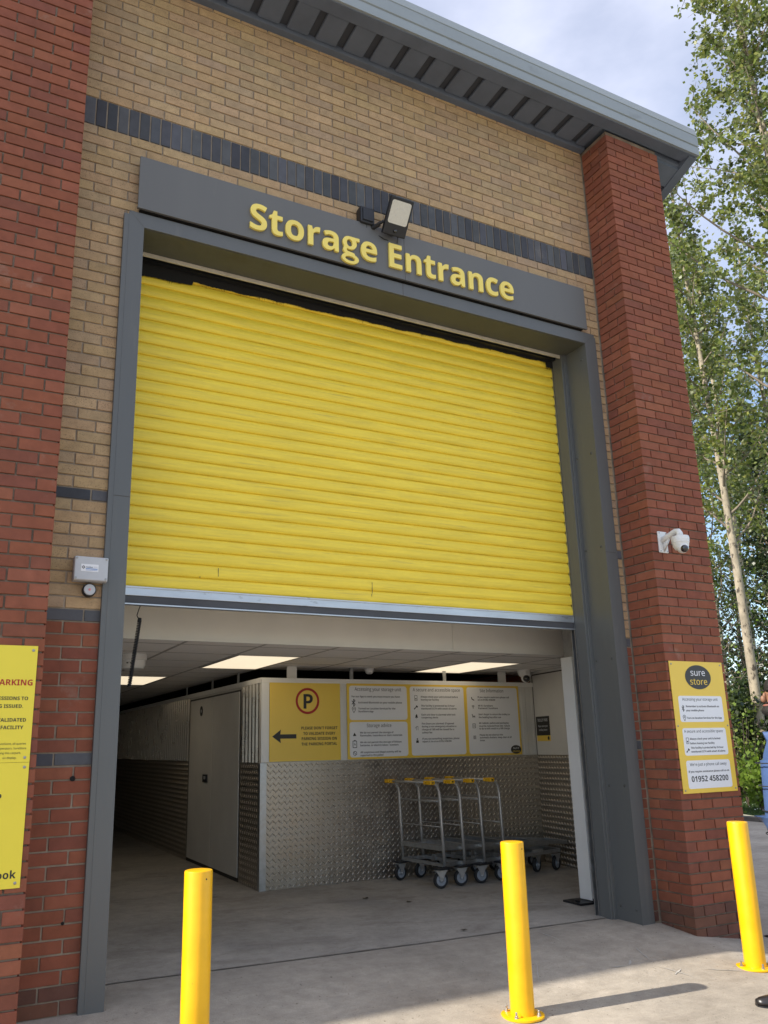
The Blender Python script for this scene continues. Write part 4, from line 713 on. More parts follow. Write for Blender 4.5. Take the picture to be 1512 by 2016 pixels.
# ================================================================ SIGN BOARDS
def board(name, x0, x1, z0, z1, y, label, m='sign_y', bolts=(), t=.004):
    e = empty(name, ((x0+x1)/2, y, z0), label, 'sign')
    b = MB(); b.box((x0, y-t, z0), (x1, y, z1)); obj('board', b, m, e)
    for bx, bz in bolts:
        s = MB(); s.lathe([(.0075, 0), (.0075, -.002), (.004, -.004)], (bx, y-t, bz), 10, 'Y'); obj('screw', s, 'screw', e)
    return e, y-t
def lines(par, y, x, zs, cap, m='sign_k', bold=1, face='-Y'):
    for (s, z, w) in zs: text(s, x, y-.0012, z-cap/2, cap, m, par, 'L', bold, w, .0002, face)
def card(par, y, x0, x1, z0, z1, r=.02): return obj('info_card', plate(rrect(x0, x1, z0, z1, r), y, .0008), 'sign_w', par)
def icon(par, y, kind, x, z, s):
    mb = MB(); Y = y-.0012; T = .0004
    def add(poly): 
        p = plate(poly, Y, T); mb.add(p.v, p.f)
    def bar(ax, az, bx, bz, w):
        d = math.hypot(bx-ax, bz-az); nx, nz_ = -(bz-az)/d*w/2, (bx-ax)/d*w/2; add([(ax+nx,az+nz_),(ax-nx,az-nz_),(bx-nx,bz-nz_),(bx+nx,bz+nz_)])
    def ring(cx, cz, ro, ri, n=20):
        for k in range(n):
            a, b = 2*math.pi*k/n, 2*math.pi*(k+1)/n; add([(cx+ro*math.cos(a),cz+ro*math.sin(a)),(cx+ri*math.cos(a),cz+ri*math.sin(a)),(cx+ri*math.cos(b),cz+ri*math.sin(b)),(cx+ro*math.cos(b),cz+ro*math.sin(b))])
    w = s*.10
    if kind == 'bt':
        P = [(-.28,-.25),(.25,.25),(0,.5),(0,-.5),(.25,-.25),(-.28,.25)]
        for a, b in zip(P, P[1:]): bar(x+a[0]*s, z+a[1]*s, x+b[0]*s, z+b[1]*s, w)
    elif kind == 'pin':
        ring(x, z+.14*s, .13*s, .06*s, 14)
        P = [(x+.34*s*math.cos(R(a)), z+.14*s+.34*s*math.sin(R(a))) for a in range(-25, 206, 21)]+[(x, z-.55*s)]
        P.append(P[0])
        for a, b in zip(P, P[1:]): bar(*a, *b, w*.8)
    elif kind == 'phone':
        for a, b in (((-.3,-.5),(-.3,.5)),((-.3,.5),(.3,.5)),((.3,.5),(.3,-.5)),((.3,-.5),(-.3,-.5))): bar(x+a[0]*s, z+a[1]*s, x+b[0]*s, z+b[1]*s, w*.8)
        add([(x-.14*s,z-.28*s),(x+.14*s,z-.28*s),(x+.14*s,z-.02*s),(x-.14*s,z-.02*s)])
    elif kind == 'cam':
        add([(x-.1*s,z+.0*s),(x+.3*s,z-.16*s),(x+.42*s,z+.16*s),(x+.0*s,z+.34*s)]); bar(x-.42*s, z-.42*s, x-.05*s, z-.05*s, w*1.6); bar(x-.45*s, z-.2*s, x-.45*s, z-.5*s, w*1.4)
    elif kind == 'tri': add([(x-.5*s,z-.4*s),(x+.5*s,z-.4*s),(x,z+.45*s)])
    elif kind == 'bat':
        for a, b in (((-.36,-.6),(-.36,.5)),((-.36,.5),(.36,.5)),((.36,.5),(.36,-.6)),((.36,-.6),(-.36,-.6))): bar(x+a[0]*s, z+a[1]*s, x+b[0]*s, z+b[1]*s, w)
        bar(x-.15*s, z+.58*s, x+.15*s, z+.58*s, w*1.6); add([(x+.06*s,z+.3*s),(x-.16*s,z-.1*s),(x+.0*s,z-.06*s),(x-.06*s,z-.4*s),(x+.16*s,z+.02*s),(x+.0*s,z+.0*s)])
    elif kind == 'no': ring(x, z, .42*s, .32*s); bar(x-.26*s, z+.26*s, x+.26*s, z-.26*s, w)
    elif kind == 'bell': add([(x-.35*s,z-.3*s),(x+.35*s,z-.3*s),(x+.22*s,z-.05*s),(x+.18*s,z+.25*s),(x,z+.42*s),(x-.18*s,z+.25*s),(x-.22*s,z-.05*s)]); add([(x-.1*s,z-.36*s),(x+.1*s,z-.36*s),(x,z-.5*s)])
    elif kind == 'man': add(disc(x, z+.25*s, .17*s, 12)); add([(x-.32*s,z-.5*s),(x+.32*s,z-.5*s),(x+.25*s,z-.0*s),(x-.25*s,z-.0*s)])
    elif kind == 'call': bar(x-.35*s, z+.35*s, x-.2*s, z-.1*s, w*2); bar(x-.2*s, z-.1*s, x+.38*s, z-.35*s, w*2)
    elif kind == 'wifi':
        for r_ in (.2, .38, .56):
            P = [(x+r_*s*math.cos(R(a)), z-.3*s+r_*s*1.1*math.sin(R(a))) for a in range(50, 131, 16)]
            for a, b in zip(P, P[1:]): bar(*a, *b, w)
        add(disc(x, z-.28*s, .08*s, 8))
    elif kind == 'cart': bar(x-.4*s, z+.4*s, x-.25*s, z-.1*s, w*1.5); bar(x-.3*s, z-.1*s, x+.4*s, z-.1*s, w*2); add(disc(x-.2*s, z-.32*s, .1*s, 8)); add(disc(x+.3*s, z-.32*s, .1*s, 8))
    elif kind == 'doc':
        for a, b in (((-.36,-.45),(-.36,.45)),((-.36,.45),(.36,.45)),((.36,.45),(.36,-.45)),((.36,-.45),(-.36,-.45)),((-.2,.15),(.2,.15)),((-.2,-.1),(.2,-.1))): bar(x+a[0]*s, z+a[1]*s, x+b[0]*s, z+b[1]*s, w)
    elif kind == 'grid':
        for k in range(4): bar(x-.36*s, z-.3*s+.2*s*k, x+.36*s, z-.3*s+.2*s*k, w)
    elif kind == 'door': bar(x-.1*s, z-.4*s, x-.1*s, z+.35*s, w*.7); bar(x+.25*s, z-.4*s, x+.25*s, z+.35*s, w*.7); bar(x-.1*s, z+.35*s, x+.25*s, z+.35*s, w*.7); bar(x-.4*s, z, x-.2*s, z+.2*s, w)
    obj('icon', mb, 'sign_k', par)
def logo(par, y, cx, cz, rx, rz, cap):
    d = obj('logo_disc', plate(disc(cx, cz, rx, 40, rz), y-.0009, .0008), 'sign_logo', par)
    text('sure', cx, y-.0024, cz+rz*.12, cap, 'sign_w', d, 'C', 0, rx*1.18, .0002); text('store', cx, y-.0024, cz-rz*.62, cap, 'sign_y', d, 'C', 0, rx*1.38, .0002)
M['sign_logo'] = mat('logo_charcoal', (.045, .044, .042), .5)
# --- board on the right pier
X, Z = 4.610, .946
B, yf = board('information_board', X, X+.602, Z, Z+1.010, -.3405, 'tall yellow information board with three white panels and a phone number on the right pier', 'sign_y',
              [(X+.022, Z+.986), (X+.578, Z+.986), (X+.022, Z+.505), (X+.580, Z+.505), (X+.022, Z+.022), (X+.580, Z+.022)])
logo(B, yf, X+.308, Z+.886, .146, .096, .050)
card(B, yf, X+.058, X+.550, Z+.535, Z+.737); card(B, yf, X+.063, X+.548, Z+.280, Z+.488); card(B, yf, X+.063, X+.548, Z+.033, Z+.243)
text('Accessing your storage unit', X+.100, yf-.0012, Z+.700, .0215, 'sign_k', B, 'L', 0, .402, .0002)
icon(B, yf, 'bt', X+.098, Z+.640, .048); lines(B, yf, X+.130, [('Remember to activate Bluetooth on', Z+.656, .378), ('your mobile phone', Z+.624, .200)], .0145)
icon(B, yf, 'pin', X+.102, Z+.567, .044); lines(B, yf, X+.130, [('Turn on location Services for the App', Z+.566, .394)], .0145)
text('A secure and accessible space', X+.080, yf-.0012, Z+.453, .0215, 'sign_k', B, 'L', 0, .436, .0002)
icon(B, yf, 'phone', X+.105, Z+.392, .044); lines(B, yf, X+.131, [('Always check your unit is locked', Z+.406, .345), ('before leaving our facility', Z+.372, .272)], .0145)
icon(B, yf, 'cam', X+.102, Z+.322, .040); lines(B, yf, X+.133, [('This facility is protected by 24 hour', Z+.338, .366), ('monitored CCTV with smart AI alerts', Z+.309, .382)], .0145)
text("We're just a phone call away", X+.100, yf-.0012, Z+.202, .0215, 'sign_k', B, 'L', 0, .410, .0002)
lines(B, yf, X+.078, [('If you require assistance please call us on', Z+.160, .453)], .0145)
text('01952 458200', X+.099, yf-.0012, Z+.084, .042, 'sign_k', B, 'L', 1, .413, .0002)
# --- two boards on the left pier (only their right edges are in the picture)
X = -.063
B, yf = board('parking_notice', X-.60, X, 1.308, 1.906, -.3405, 'upper lemon yellow parking notice with red heading on the left pier', 'sign_yl', [(X-.022, 1.882), (X-.024, 1.331), (X-.58, 1.882), (X-.58, 1.331)])
for s, dx, z, cap, m, b in (('PARKING', -.011, 1.698, .0300, 'sign_r', 1), ('SESSIONS TO', -.029, 1.622, .0178, 'sign_k', 1), ('BEING ISSUED.', -.050, 1.582, .0178, 'sign_k', 1), ('VALIDATED', -.031, 1.512, .0178, 'sign_k', 1),
    ('FACILITY', -.043, 1.474, .0178, 'sign_k', 1), ('SureStore, all queries', -.023, 1.396, .0096, 'sign_k', 0), ('operators. SureStore', -.020, 1.373, .0096, 'sign_k', 0), ('using this carpark.', -.043, 1.350, .0096, 'sign_k', 0), ('on display.', -.063, 1.326, .0096, 'sign_k', 0)):
    text(s, X+dx, yf-.0010, z, cap, m, B, 'R', b, None, .0002)
B, yf = board('booking_notice', X-.60, X, .703, 1.3065, -.3405, 'lower lemon yellow notice ending in the letters ook on the left pier', 'sign_yl', [(X-.022, 1.283), (X-.024, .727), (X-.58, 1.283), (X-.58, .727)])
text('book', X-.023, yf-.0010, .750, .036, 'sign_k', B, 'R', 1, None, .0002); text('P', X-.117, yf-.0010, 1.120, .036, 'sign_k', B, 'R', 1, None, .0002)

# ================================================================ INTERIOR
CZ = 2.18; WY = 2.96; CX = 2.41
# ceiling with inset lights
c = MB(); lights = [(1.885, 2.475, 2.12, 3.34), (1.21, 1.80, 4.52, 5.76), (4.40, 5.02, 2.06, 3.22)]
gx = [-.5, -.02, .58, 1.18, 1.845, 2.515, 3.14, 3.76, 4.36, 5.06, 5.66, 6.0]; gy = [1.19, 1.50, 2.09, 2.73, 3.37, 3.93, 4.49, 5.15, 5.79, 6.4, 7.2, 8.07, 8.7, 9.33, 10.5, 12, 14, 17]
for i in range(len(gx)-1):
    for j in range(len(gy)-1):
        a, b, d, e = gx[i], gx[i+1], gy[j], gy[j+1]
        if a > 2.6 and e > 3.8: continue
        if a > 2.4 and d > 3.3: continue
        mx_, my_ = (a+b)/2, (d+e)/2
        if any(l[0] < mx_ < l[1] and l[2] < my_ < l[3] for l in lights): continue
        c.cbox((a+.012, d+.012, CZ), (b-.012, e-.012, CZ+.02), .003)
obj('ceiling', c, 'ceiling', kind='structure')
g = MB()
for x in gx: g.box((x-.012, 1.19, CZ-.001), (x+.012, 17 if x < 2.6 else 3.37, CZ+.012))
for y in gy:
    if y < 3.5: g.box((-.5, y-.0115, CZ-.0015), (6.0, y+.0115, CZ+.0115))
    else: g.box((-.5, y-.0115, CZ-.0015), (2.52, y+.0115, CZ+.0115))
obj('ceiling_grid', g, 'grid', kind='structure')
g = MB(); g.box((-.5, 1.2, CZ+.03), (6.0, 17, CZ+.2)); obj('ceiling_void_shade', g, 'brush', kind='structure')  # black slab painting in the shade of the space above the ceiling
lab = ['square-lit ceiling panel nearest the shutter, left of centre', 'ceiling panel furthest left, seen behind the coiled cable', 'ceiling panel on the right above the trolleys']
for (a, b, d, e), l in zip(lights, lab):
    t = empty('ceiling_light', ((a+b)/2, (d+e)/2, CZ), l, 'ceiling light', 'flat lit panels in the suspended ceiling')
    m_ = MB(); m_.box((a, d, CZ-.004), (b, e, CZ+.016)); obj('diffuser', m_, 'lamp', t)
    m_ = MB()
    for q in (((a-.012, d-.012), (a+.0, e+.012)), ((b, d-.012), (b+.012, e+.012)), ((a, d-.012), (b, d)), ((a, e), (b, e+.012))): m_.box((*q[0], CZ-.006), (*q[1], CZ+.017))
    obj('frame', m_, 'white', t)
# boxed beam over the opening, white post on a black foot
b = MB(); b.box((-.5, 1.16, CZ-.012), (3.578, 1.19, 4.9)); b.box((3.581, 1.16, CZ-.012), (6.0, 1.19, 4.9)); b.box((-.5, 1.155, CZ-.016), (6.0, 1.195, CZ+.0)); 
obj('bulkhead', b, 'white', bld, label='white panelled bulkhead behind the shutter')
b = MB(); b.box((-.5, .27, -.01), (FL-.10, 1.16, 4.9)); b.box((-.52, .27, -.01), (-.5, 17, 2.4)); obj('inner_wall', b, 'white', bld)
pt = empty('white_post', (4.65, .84, 0), 'white square post on a black floor plate beside the right door guide', 'post')
b = MB(); b.box((4.605, .765, .03), (4.70, .915, 2.105)); obj('post_box', b, 'white', pt, bevel=.003)
b = MB(); b.box((4.46, .745, .008), (4.72, .97, .024)); b.box((4.475, .80, .024), (4.50, .83, .040)); b.box((4.61, .748, .024), (4.64, .763, .048)); obj('floor_plate', b, 'black', pt)
b = MB(); b.box((4.705, .70, 0), (4.72, .98, 2.4)); obj('side_flashing', b, 'galv', pt)

# checker plate: sheets with raised diagonal treads, built in a local (u,z) plane
def treads(mb, org, ud, nd, u0, u1, z0, z1, s=.030):
    org = Vector(org); ud = Vector(ud); nd = Vector(nd); up = Vector((0,0,1)); i = 0
    u = u0+s*.5
    while u < u1-s*.3:
        z = z0+s*(.5 if i % 2 else 1.0); j = 0
        while z < z1-s*.3:
            a = R(50 if i % 2 else -50); ca, sa = math.cos(a), math.sin(a); P = []
            for k in range(8):
                t = 2*math.pi*k/8; x, y = .0215*math.cos(t), .0060*math.sin(t); P.append(org+ud*(u+x*ca-y*sa)+up*(z+x*sa+y*ca)+nd*.0005)
            for k in range(8):
                t = 2*math.pi*k/8; x, y = .0180*math.cos(t), .0030*math.sin(t); P.append(org+ud*(u+x*ca-y*sa)+up*(z+x*sa+y*ca)+nd*.0062)
            mb.add(P, [(k, (k+1) % 8, 8+(k+1) % 8, 8+k) for k in range(8)]+[tuple(range(8, 16))]); z += 2*s; j += 1
        u += s; i += 1
def corrug(mb, org, ud, nd, u0, u1, z0, z1, pitch=.075, d=.012):
    org = Vector(org); ud = Vector(ud); nd = Vector(nd); up = Vector((0,0,1)); P = []; u = u0
    while u < u1:
        for f, h in ((0, 0), (.46, 0), (.56, d), (.88, d), (.98, 0)):
            if u+f*pitch <= u1: P.append((u+f*pitch, h))
        u += pitch
    P.append((u1, 0)); n = len(P)
    mb.add([org+ud*a+nd*h+up*z0 for a, h in P]+[org+ud*a+nd*h+up*z1 for a, h in P], [(k, k+1, n+k+1, n+k) for k in range(n-1)])
pw = empty('partition_wall', (2.41, 2.96, 0), 'steel partition block with white upper panels and checker plate below', 'partition')
b = MB(); b.box((CX+.004, WY+.004, 0), (5.93, WY+.06, 2.042)); b.box((CX+.004, WY+.06, 0), (CX+.06, 16, 2.042)); obj('wall_core', b, 'panelw', pw)
b = MB(); corrug(b, (CX+.08, WY+.002, 0), (1,0,0), (0,-1,0), 0, 3.42, 1.207, 2.0, .15, .004); obj('upper_panel', b, 'panelw', pw)
b = MB(); corrug(b, (CX, WY+.05, 0), (0,1,0), (-1,0,0), 0, .56, 1.207, 2.0, .105, .02); corrug(b, (CX, 5.66, 0), (0,1,0), (-1,0,0), 0, 10, 1.207, 2.0, .105, .02); obj('ribbed_panel', b, 'ribbed', pw)
b = MB(); b.box((CX-.004, WY-.006, .0), (CX+.004, WY+.05, 2.045)); b.box((CX-.004, WY-.010, 1.207), (CX+.080, WY+.0, 2.045)); b.box((CX-.004, WY-.012, 2.0), (5.9, WY+.02, 2.052)); b.box((CX-.012, WY, 2.0), (CX+.02, 16, 2.052)); obj('white_trim', b, 'white', pw, bevel=.002)
b = MB(); b.box((CX-.006, WY-.014, .004), (CX+.055, WY+.0, 1.203)); b.box((CX-.014, WY-.014, .004), (CX-.004, WY+.045, 1.203)); obj('corner_trim', b, 'galv', pw, bevel=.002)
kp = MB(); kp.box((CX+.056, WY-.006, .008), (3.655, WY-.001, 1.205)); kp.box((3.658, WY-.006, .008), (4.855, WY-.001, 1.205)); kp.box((4.858, WY-.006, .008), (5.9, WY-.001, 1.205)); kp.box((CX-.006, WY+.046, .008), (CX-.001, 3.60, 1.205)); kp.box((CX-.006, 5.64, .008), (CX-.001, 7.98, 1.205)); kp.box((CX-.005, 7.985, .008), (CX-.0, 15, 1.205))
kpo = obj('kick_plate', kp, 'plate', pw, label='dull metal checker plate')
tr = MB(); treads(tr, (0, WY-.006, 0), (1,0,0), (0,-1,0), CX+.06, 5.88, .01, 1.2); treads(tr, (CX-.006, 0, 0), (0,1,0), (-1,0,0), WY+.05, 3.59, .01, 1.2); treads(tr, (CX-.006, 0, 0), (0,1,0), (-1,0,0), 5.65, 11.5, .01, 1.2); obj('tread', tr, 'platebar', kpo, smooth=True)
dr = MB(); dr.box((CX-.014, 3.625, .045), (CX-.002, 4.615, 1.955)); dr.box((CX-.014, 4.625, .045), (CX-.002, 5.60, 1.955)); do = obj('door', dr, 'panelw', pw, bevel=.002, label='plain white double door')
dg_ = MB(); dg_.box((CX-.006, 3.60, .0), (CX-.003, 5.64, 1.975)); obj('door_gap', dg_, 'black', do)
b = MB(); b.box((CX-.03, 4.76, .965), (CX-.014, 4.93, 1.055)); lk = obj('lock', b, 'black', do, bevel=.003)
b = MB(); b.box((CX-.032, 4.80, 1.0), (CX-.0305, 4.87, 1.035)); obj('lock_label', b, 'plastic_g', lk)
b = MB(); b.lathe([(.062, 0), (.062, .003)], (CX-.0175, 5.09, 1.81), 24, 'X'); dd = obj('number_disc', b, 'sign_k', do); b = MB(); b.lathe([(.02, 0), (.02, .001)], (CX-.0190, 5.09, 1.81), 12, 'X'); obj('disc_mark', b, 'plastic_g', dd)
for x in (2.77, 3.473, 4.679, 5.50):
    b = MB(); w_ = .055 if x in (2.77, 5.50) else .02; b.box((x-w_, WY+.06, 2.05), (x+w_, WY+.075, 2.18)); obj('hanger', b, 'galv' if w_ < .03 else 'white', pw)
for y in (3.9, 4.9, 6.1):
    b = MB(); b.box((CX+.06, y, 2.05), (CX+.075, y+.04, 2.18)); obj('hanger', b, 'galv', pw)
# splayed side wall on the right
P0, P1 = Vector((5.905, 2.965, 0)), Vector((5.50, .40, 0)); ud = (P1-P0).normalized(); nd = Vector((ud.y, -ud.x, 0)); nd = nd if nd.x < 0 else -nd; LW = (P1-P0).length
sw = empty('side_wall', P0, 'short splayed white side wall with checker plate beside the trolleys', 'wall')
def swbox(mb, u0, u1, z0, z1, t0, t1):
    P = [P0+ud*u+nd*t+Vector((0,0,z)) for z in (z0, z1) for u, t in ((u0,t0),(u1,t0),(u1,t1),(u0,t1))]; mb.add(P, [(0,3,2,1),(4,5,6,7),(0,1,5,4),(1,2,6,5),(2,3,7,6),(3,0,4,7)])
b = MB(); swbox(b, -.05, LW, 1.205, 2.18, -.05, .0); swbox(b, -.05, LW, 0, 1.205, -.05, -.004); obj('upper_panel', b, 'panelw', sw)
b = MB(); swbox(b, .002, LW, .008, 1.205, -.004, .001); k2 = obj('kick_plate', b, 'plate', sw); t2 = MB(); treads(t2, P0+nd*.001, ud, nd, .01, LW-.3, .01, 1.2); obj('tread', t2, 'platebar', k2, smooth=True)
b = MB(); swbox(b, .0, .012, .0, 2.14, .0005, .004); swbox(b, 0.012, LW, 2.135, 2.15, .0, .003); obj('dark_joint', b, 'crack', sw)
# --- interior signs
X, Z, y0 = 2.492, 1.212, WY-.0105
B, yf = board('parking_sign', X, X+.802, Z, Z+.792, y0, 'square yellow sign with a ringed letter P and a black arrow pointing left', 'sign_y', t=.003)
rg = MB()
for k in range(48):
    a, b_ = 2*math.pi*k/48, 2*math.pi*(k+1)/48; q = [(X+.423+r_*math.cos(t), yf-.0012, Z+.606+r_*math.sin(t)) for r_, t in ((.135, a), (.110, a), (.110, b_), (.135, b_))]; rg.add(q, [(0,1,2,3)])
obj('ring', rg, 'sign_r', B); text('P', X+.358, yf-.0012, Z+.527, .150, 'sign_k', B, 'L', 1, .135, .0003)
for s, a, b_, z in (("PLEASE DON'T FORGET", .348, .766, .329), ('TO VALIDATE EVERY', .373, .739, .274), ('PARKING SESSION ON', .352, .759, .222), ('THE PARKING PORTAL', .352, .759, .168)): text(s, X+a, yf-.0012, Z+z-.0145, .029, 'sign_k', B, 'L', 1, b_-a, .0002)
obj('arrow', plate([(X+.031,Z+.248),(X+.126,Z+.317),(X+.118,Z+.269),(X+.296,Z+.269),(X+.296,Z+.226),(X+.118,Z+.226),(X+.126,Z+.181)], yf-.0008, .0006), 'sign_k', B)
X = 3.374
B, yf = board('information_sign', X, X+2.297, Z, Z+.796, y0, 'long yellow and white information sign with four text panels on the back partition', 'sign_y', t=.003)
for q in ((.030, .745, .408, .772), (.027, .741, .021, .388), (.786, 1.505, .022, .773), (1.549, 2.272, .022, .773)): card(B, yf, X+q[0], X+q[1], Z+q[2], Z+q[3], .03)
def tt(s, a, b_, z, cap=.036): text(s, X+a, yf-.0012, Z+z-cap/2, cap, 'sign_k', B, 'L', 0, b_-a, .0002)
tt('Accessing your storage unit', .095, .675, .736); tt('Storage advice', .232, .540, .350); tt('A secure and accessible space', .826, 1.460, .738); tt('Site Information', 1.734, 2.078, .737)
lines(B, yf, X+.056, [('For our App to work you must ensure you have:', Z+.657, .605)], .0190); lines(B, yf, X+.135, [('Activated Bluetooth on your mobile phone', Z+.593, .545), ('Turned on Location Services for the', Z+.529, .460), ('SureStore App', Z+.499, .185)], .0190)
icon(B, yf, 'bt', X+.080, Z+.592, .075); icon(B, yf, 'pin', X+.082, Z+.517, .062)
lines(B, yf, X+.150, [('We do not permit the storage of', Z+.275, .41), ('flammable, hazardous or toxic materials', Z+.245, .52), ('We do not permit the storage of lithium', Z+.174, .51), ('batteries, or electric bikes / scooters', Z+.143, .47), ('All suspicious and illegal activity will be', Z+.071, .50), ('reported to the police', Z+.040, .28)], .0190)
icon(B, yf, 'tri', X+.085, Z+.258, .042); icon(B, yf, 'bat', X+.086, Z+.158, .062); icon(B, yf, 'no', X+.086, Z+.062, .055)
lines(B, yf, X+.925, [('Always check your unit is locked before', Z+.660, .50), ('leaving our facility', Z+.628, .24), ('This facility is protected by 24 hour', Z+.561, .45), ('monitored CCTV with smart AI alerts', Z+.529, .475), ('Each unit door is alarmed with lock', Z+.462, .455), ('tampering alerts', Z+.431, .22), ('Fire Doors are alarmed. If opened', Z+.364, .43),
    ('during a non-emergency situation a', Z+.333, .46), ('charge of 180 will be issued for a', Z+.300, .43), ('callout fee', Z+.267, .135), ('If you see something suspicious, please', Z+.200, .495), ('report it to us on 01952 458200', Z+.170, .385)], .0190)
for k, z in (('phone', .645), ('cam', .547), ('bell', .446), ('door', .315), ('man', .185)): icon(B, yf, k, X+.862, Z+z, .055)
lines(B, yf, X+1.700, [('If you require assistance please call', Z+.661, .455), ('us on 01952 458200', Z+.631, .25), ('Wi-Fi: SureStore', Z+.563, .21), ('Password: SureStore', Z+.534, .28), ("Don't forget to return the trolley to", Z+.464, .45), ('the loading bay after use', Z+.431, .32), ('All rubbish, pallets and packaging', Z+.365, .425),
    ('must be removed from site. Failure', Z+.332, .44), ('to do so will result in a 100 charge', Z+.303, .435), ('Please do not obstruct the', Z+.231, .33), ('automatic shutters, keep clear at all', Z+.202, .455), ('times', Z+.170, .07)], .0190)
for k, z in (('call', .643), ('wifi', .548), ('cart', .448), ('doc', .335), ('grid', .205)): icon(B, yf, k, X+1.630, Z+z, .052)
logo(B, yf, X+2.208, Z+.060, .076, .049, .024)
# small sign on the splayed wall
ts = empty('trolley_sign', P0+ud*.185+nd*.004+Vector((0,0,1.36)), 'small black and yellow sign on the white side wall above the checker plate', 'sign')
def swq(name, u0, u1, z0, z1, t, m, par):
    b = MB(); swbox(b, u0, u1, z0, z1, .0, t); return obj(name, b, m, par)
swq('board', .035, .335, 1.36, 1.645, .003, 'sign_y', ts); swq('black_panel', .035, .335, 1.425, 1.645, .0042, 'sign_k', ts)
for s, z, cap, w_ in (('TROLLEY PARK', 1.585, .034, .23), ('Please return your', 1.522, .022, .22), ('trolley here', 1.478, .022, .19)):
    V, F, w0 = text_mesh(s, cap, 1, .0002); kx = w_/w0
    obj('lettering', MB().add([P0+ud*(.185-w_/2+v[0]*kx)+nd*(.0050+v[2])+Vector((0,0,z+v[1])) for v in V], F), 'plastic_g', ts)
b = MB(); q = [P0+ud*(.295+.022*math.cos(2*math.pi*k/20))+nd*.0036+Vector((0,0,1.392+.022*math.sin(2*math.pi*k/20))) for k in range(20)]; b.add(q, [tuple(range(20))]); obj('emblem', b, 'sign_k', ts)
# --- ceiling mounted devices
def detector(x, y, r_, lab):
    e = empty('smoke_detector', (x, y, CZ), lab, 'detector'); b = MB(); b.lathe([(r_, -.002), (r_, -.018), (r_*.86, -.022), (r_*.8, -.045), (r_*.5, -.06)], (x, y, CZ), 24); o = obj('detector_body', b, 'plastic_w', e); smooth_by_angle(o, 30)
    b = MB(); b.lathe([(r_*.82, -.030), (r_*.82, -.034)], (x, y, CZ), 24); obj('dark_slot', b, 'black', e)
detector(3.693, 3.02, .055, 'small white smoke detector on the ceiling above the information sign')
em = empty('ceiling_siren', (.97, 2.35, CZ), 'bulky white unit on the ceiling behind the coiled cable', 'siren')
b = MB(); b.lathe([(.125, -.002), (.125, -.05), (.115, -.055), (.112, -.10), (.10, -.125), (.05, -.135)], (.97, 2.35, CZ), 28); o = obj('siren_body', b, 'plastic_w', em); smooth_by_angle(o, 30)
b = MB(); b.box((.90, 2.238, CZ-.09), (.915, 2.242, CZ-.08)); b.box((.93, 2.232, CZ-.09), (.94, 2.236, CZ-.08)); obj('dark_dot', b, 'black', em)
ic = empty('indoor_camera', (5.60, 2.72, CZ), 'small white camera with black lens under the ceiling in the right corner', 'camera')
b = MB(); b.lathe([(.075, .0), (.075, -.035), (.066, -.06), (.05, -.075)], (5.60, 2.72, CZ), 24); b.lathe([(.06,-.02),(.062,-.05)], (5.60,2.70,CZ-.03), 20); o = obj('mount', b, 'plastic_w', ic); smooth_by_angle(o, 30)
b = MB(); sphere(b, (5.595, 2.69, CZ-.095), .055, 20, 12); obj('eyeball', b, 'plastic_w', ic, smooth=True)
b = MB(); sphere(b, (5.578, 2.655, CZ-.105), .042, 20, 12); obj('lens', b, 'glassk', ic, smooth=True)
# coiled cable of the shutter
cc2 = empty('coiled_cable', (.63, .5, 2.31), 'black coiled cable hanging from the shutter bottom rail at the left', 'cable')
b = MB(); b.tube([(.634,.46,2.31),(.625,.48,2.27),(.619,.5,2.235),(.624,.5,2.222),(.638,.5,2.213)], .0035, 6); obj('lead', b, 'black', cc2, smooth=True)
hp = []; nT = 42
for k in range(nT*10):
    t = k/(nT*10-1); a = 2*math.pi*k/10; hp.append((.638-.038*t+.011*math.cos(a), .5+.05*t+.011*math.sin(a), 2.205-.44*t))
b = MB(); b.tube(hp, .0042, 5); b.tube([(.638,.5,2.218),(.636,.501,2.19)], .013, 8); obj('coil', b, 'black', cc2, smooth=True)
# litter on the slab
for i, (x, y) in enumerate(((3.092, 2.05), (3.334, 1.688), (3.119, .50))):
    b = MB(); P = [(x+.028*math.cos(2*math.pi*k/7+i)*(1+.5*math.sin(k*2.3)), y+.016*math.sin(2*math.pi*k/7+i), .012+.006*(k % 2)) for k in range(7)]; b.add(P, [tuple(range(7))])
    props(obj('dry_leaf', b, 'deadleaf'), ['dark dry leaf on the slab below the middle of the back wall', 'dark dry leaf on the slab left of the trolley wheels', 'tiny dark scrap on the slab nearest the middle bollard'][i], 'leaf')
mk = MB()
for (xa, ya), (xb, yb), w_ in (((3.57, .21), (3.54, -.08), .005), ((3.86,-.93),(3.80,-.70),.006), ((3.90,-.80),(3.78,-.86),.008), ((3.72,-.55),(3.64,-.62),.010), ((3.60,-.62),(3.50,-.60),.012), ((3.1,-.35),(2.9,-.62),.004), ((4.28,-1.0),(4.04,-.86),.012), ((3.95,-.35),(3.84,-.6),.005)):
    dx, dy = xb-xa, yb-ya; d = math.hypot(dx, dy); n = 7; Pl = []; Pr = []
    for k in range(n+1):
        t = k/n; ww = w_*(.35+.65*random.random())*math.sin(math.pi*min(max(t, .08), .92)); x, y = xa+dx*t+random.uniform(-.004,.004), ya+dy*t; z = gz(x, y)+.0035
        Pl.append((x-dy/d*ww, y+dx/d*ww, z)); Pr.append((x+dy/d*ww, y-dx/d*ww, z))
    mk.add(Pl+Pr, [(k, k+1, n+2+k, n+1+k) for k in range(n)])
obj('yard_scuff_marks', mk, 'paintmark', kind='structure')

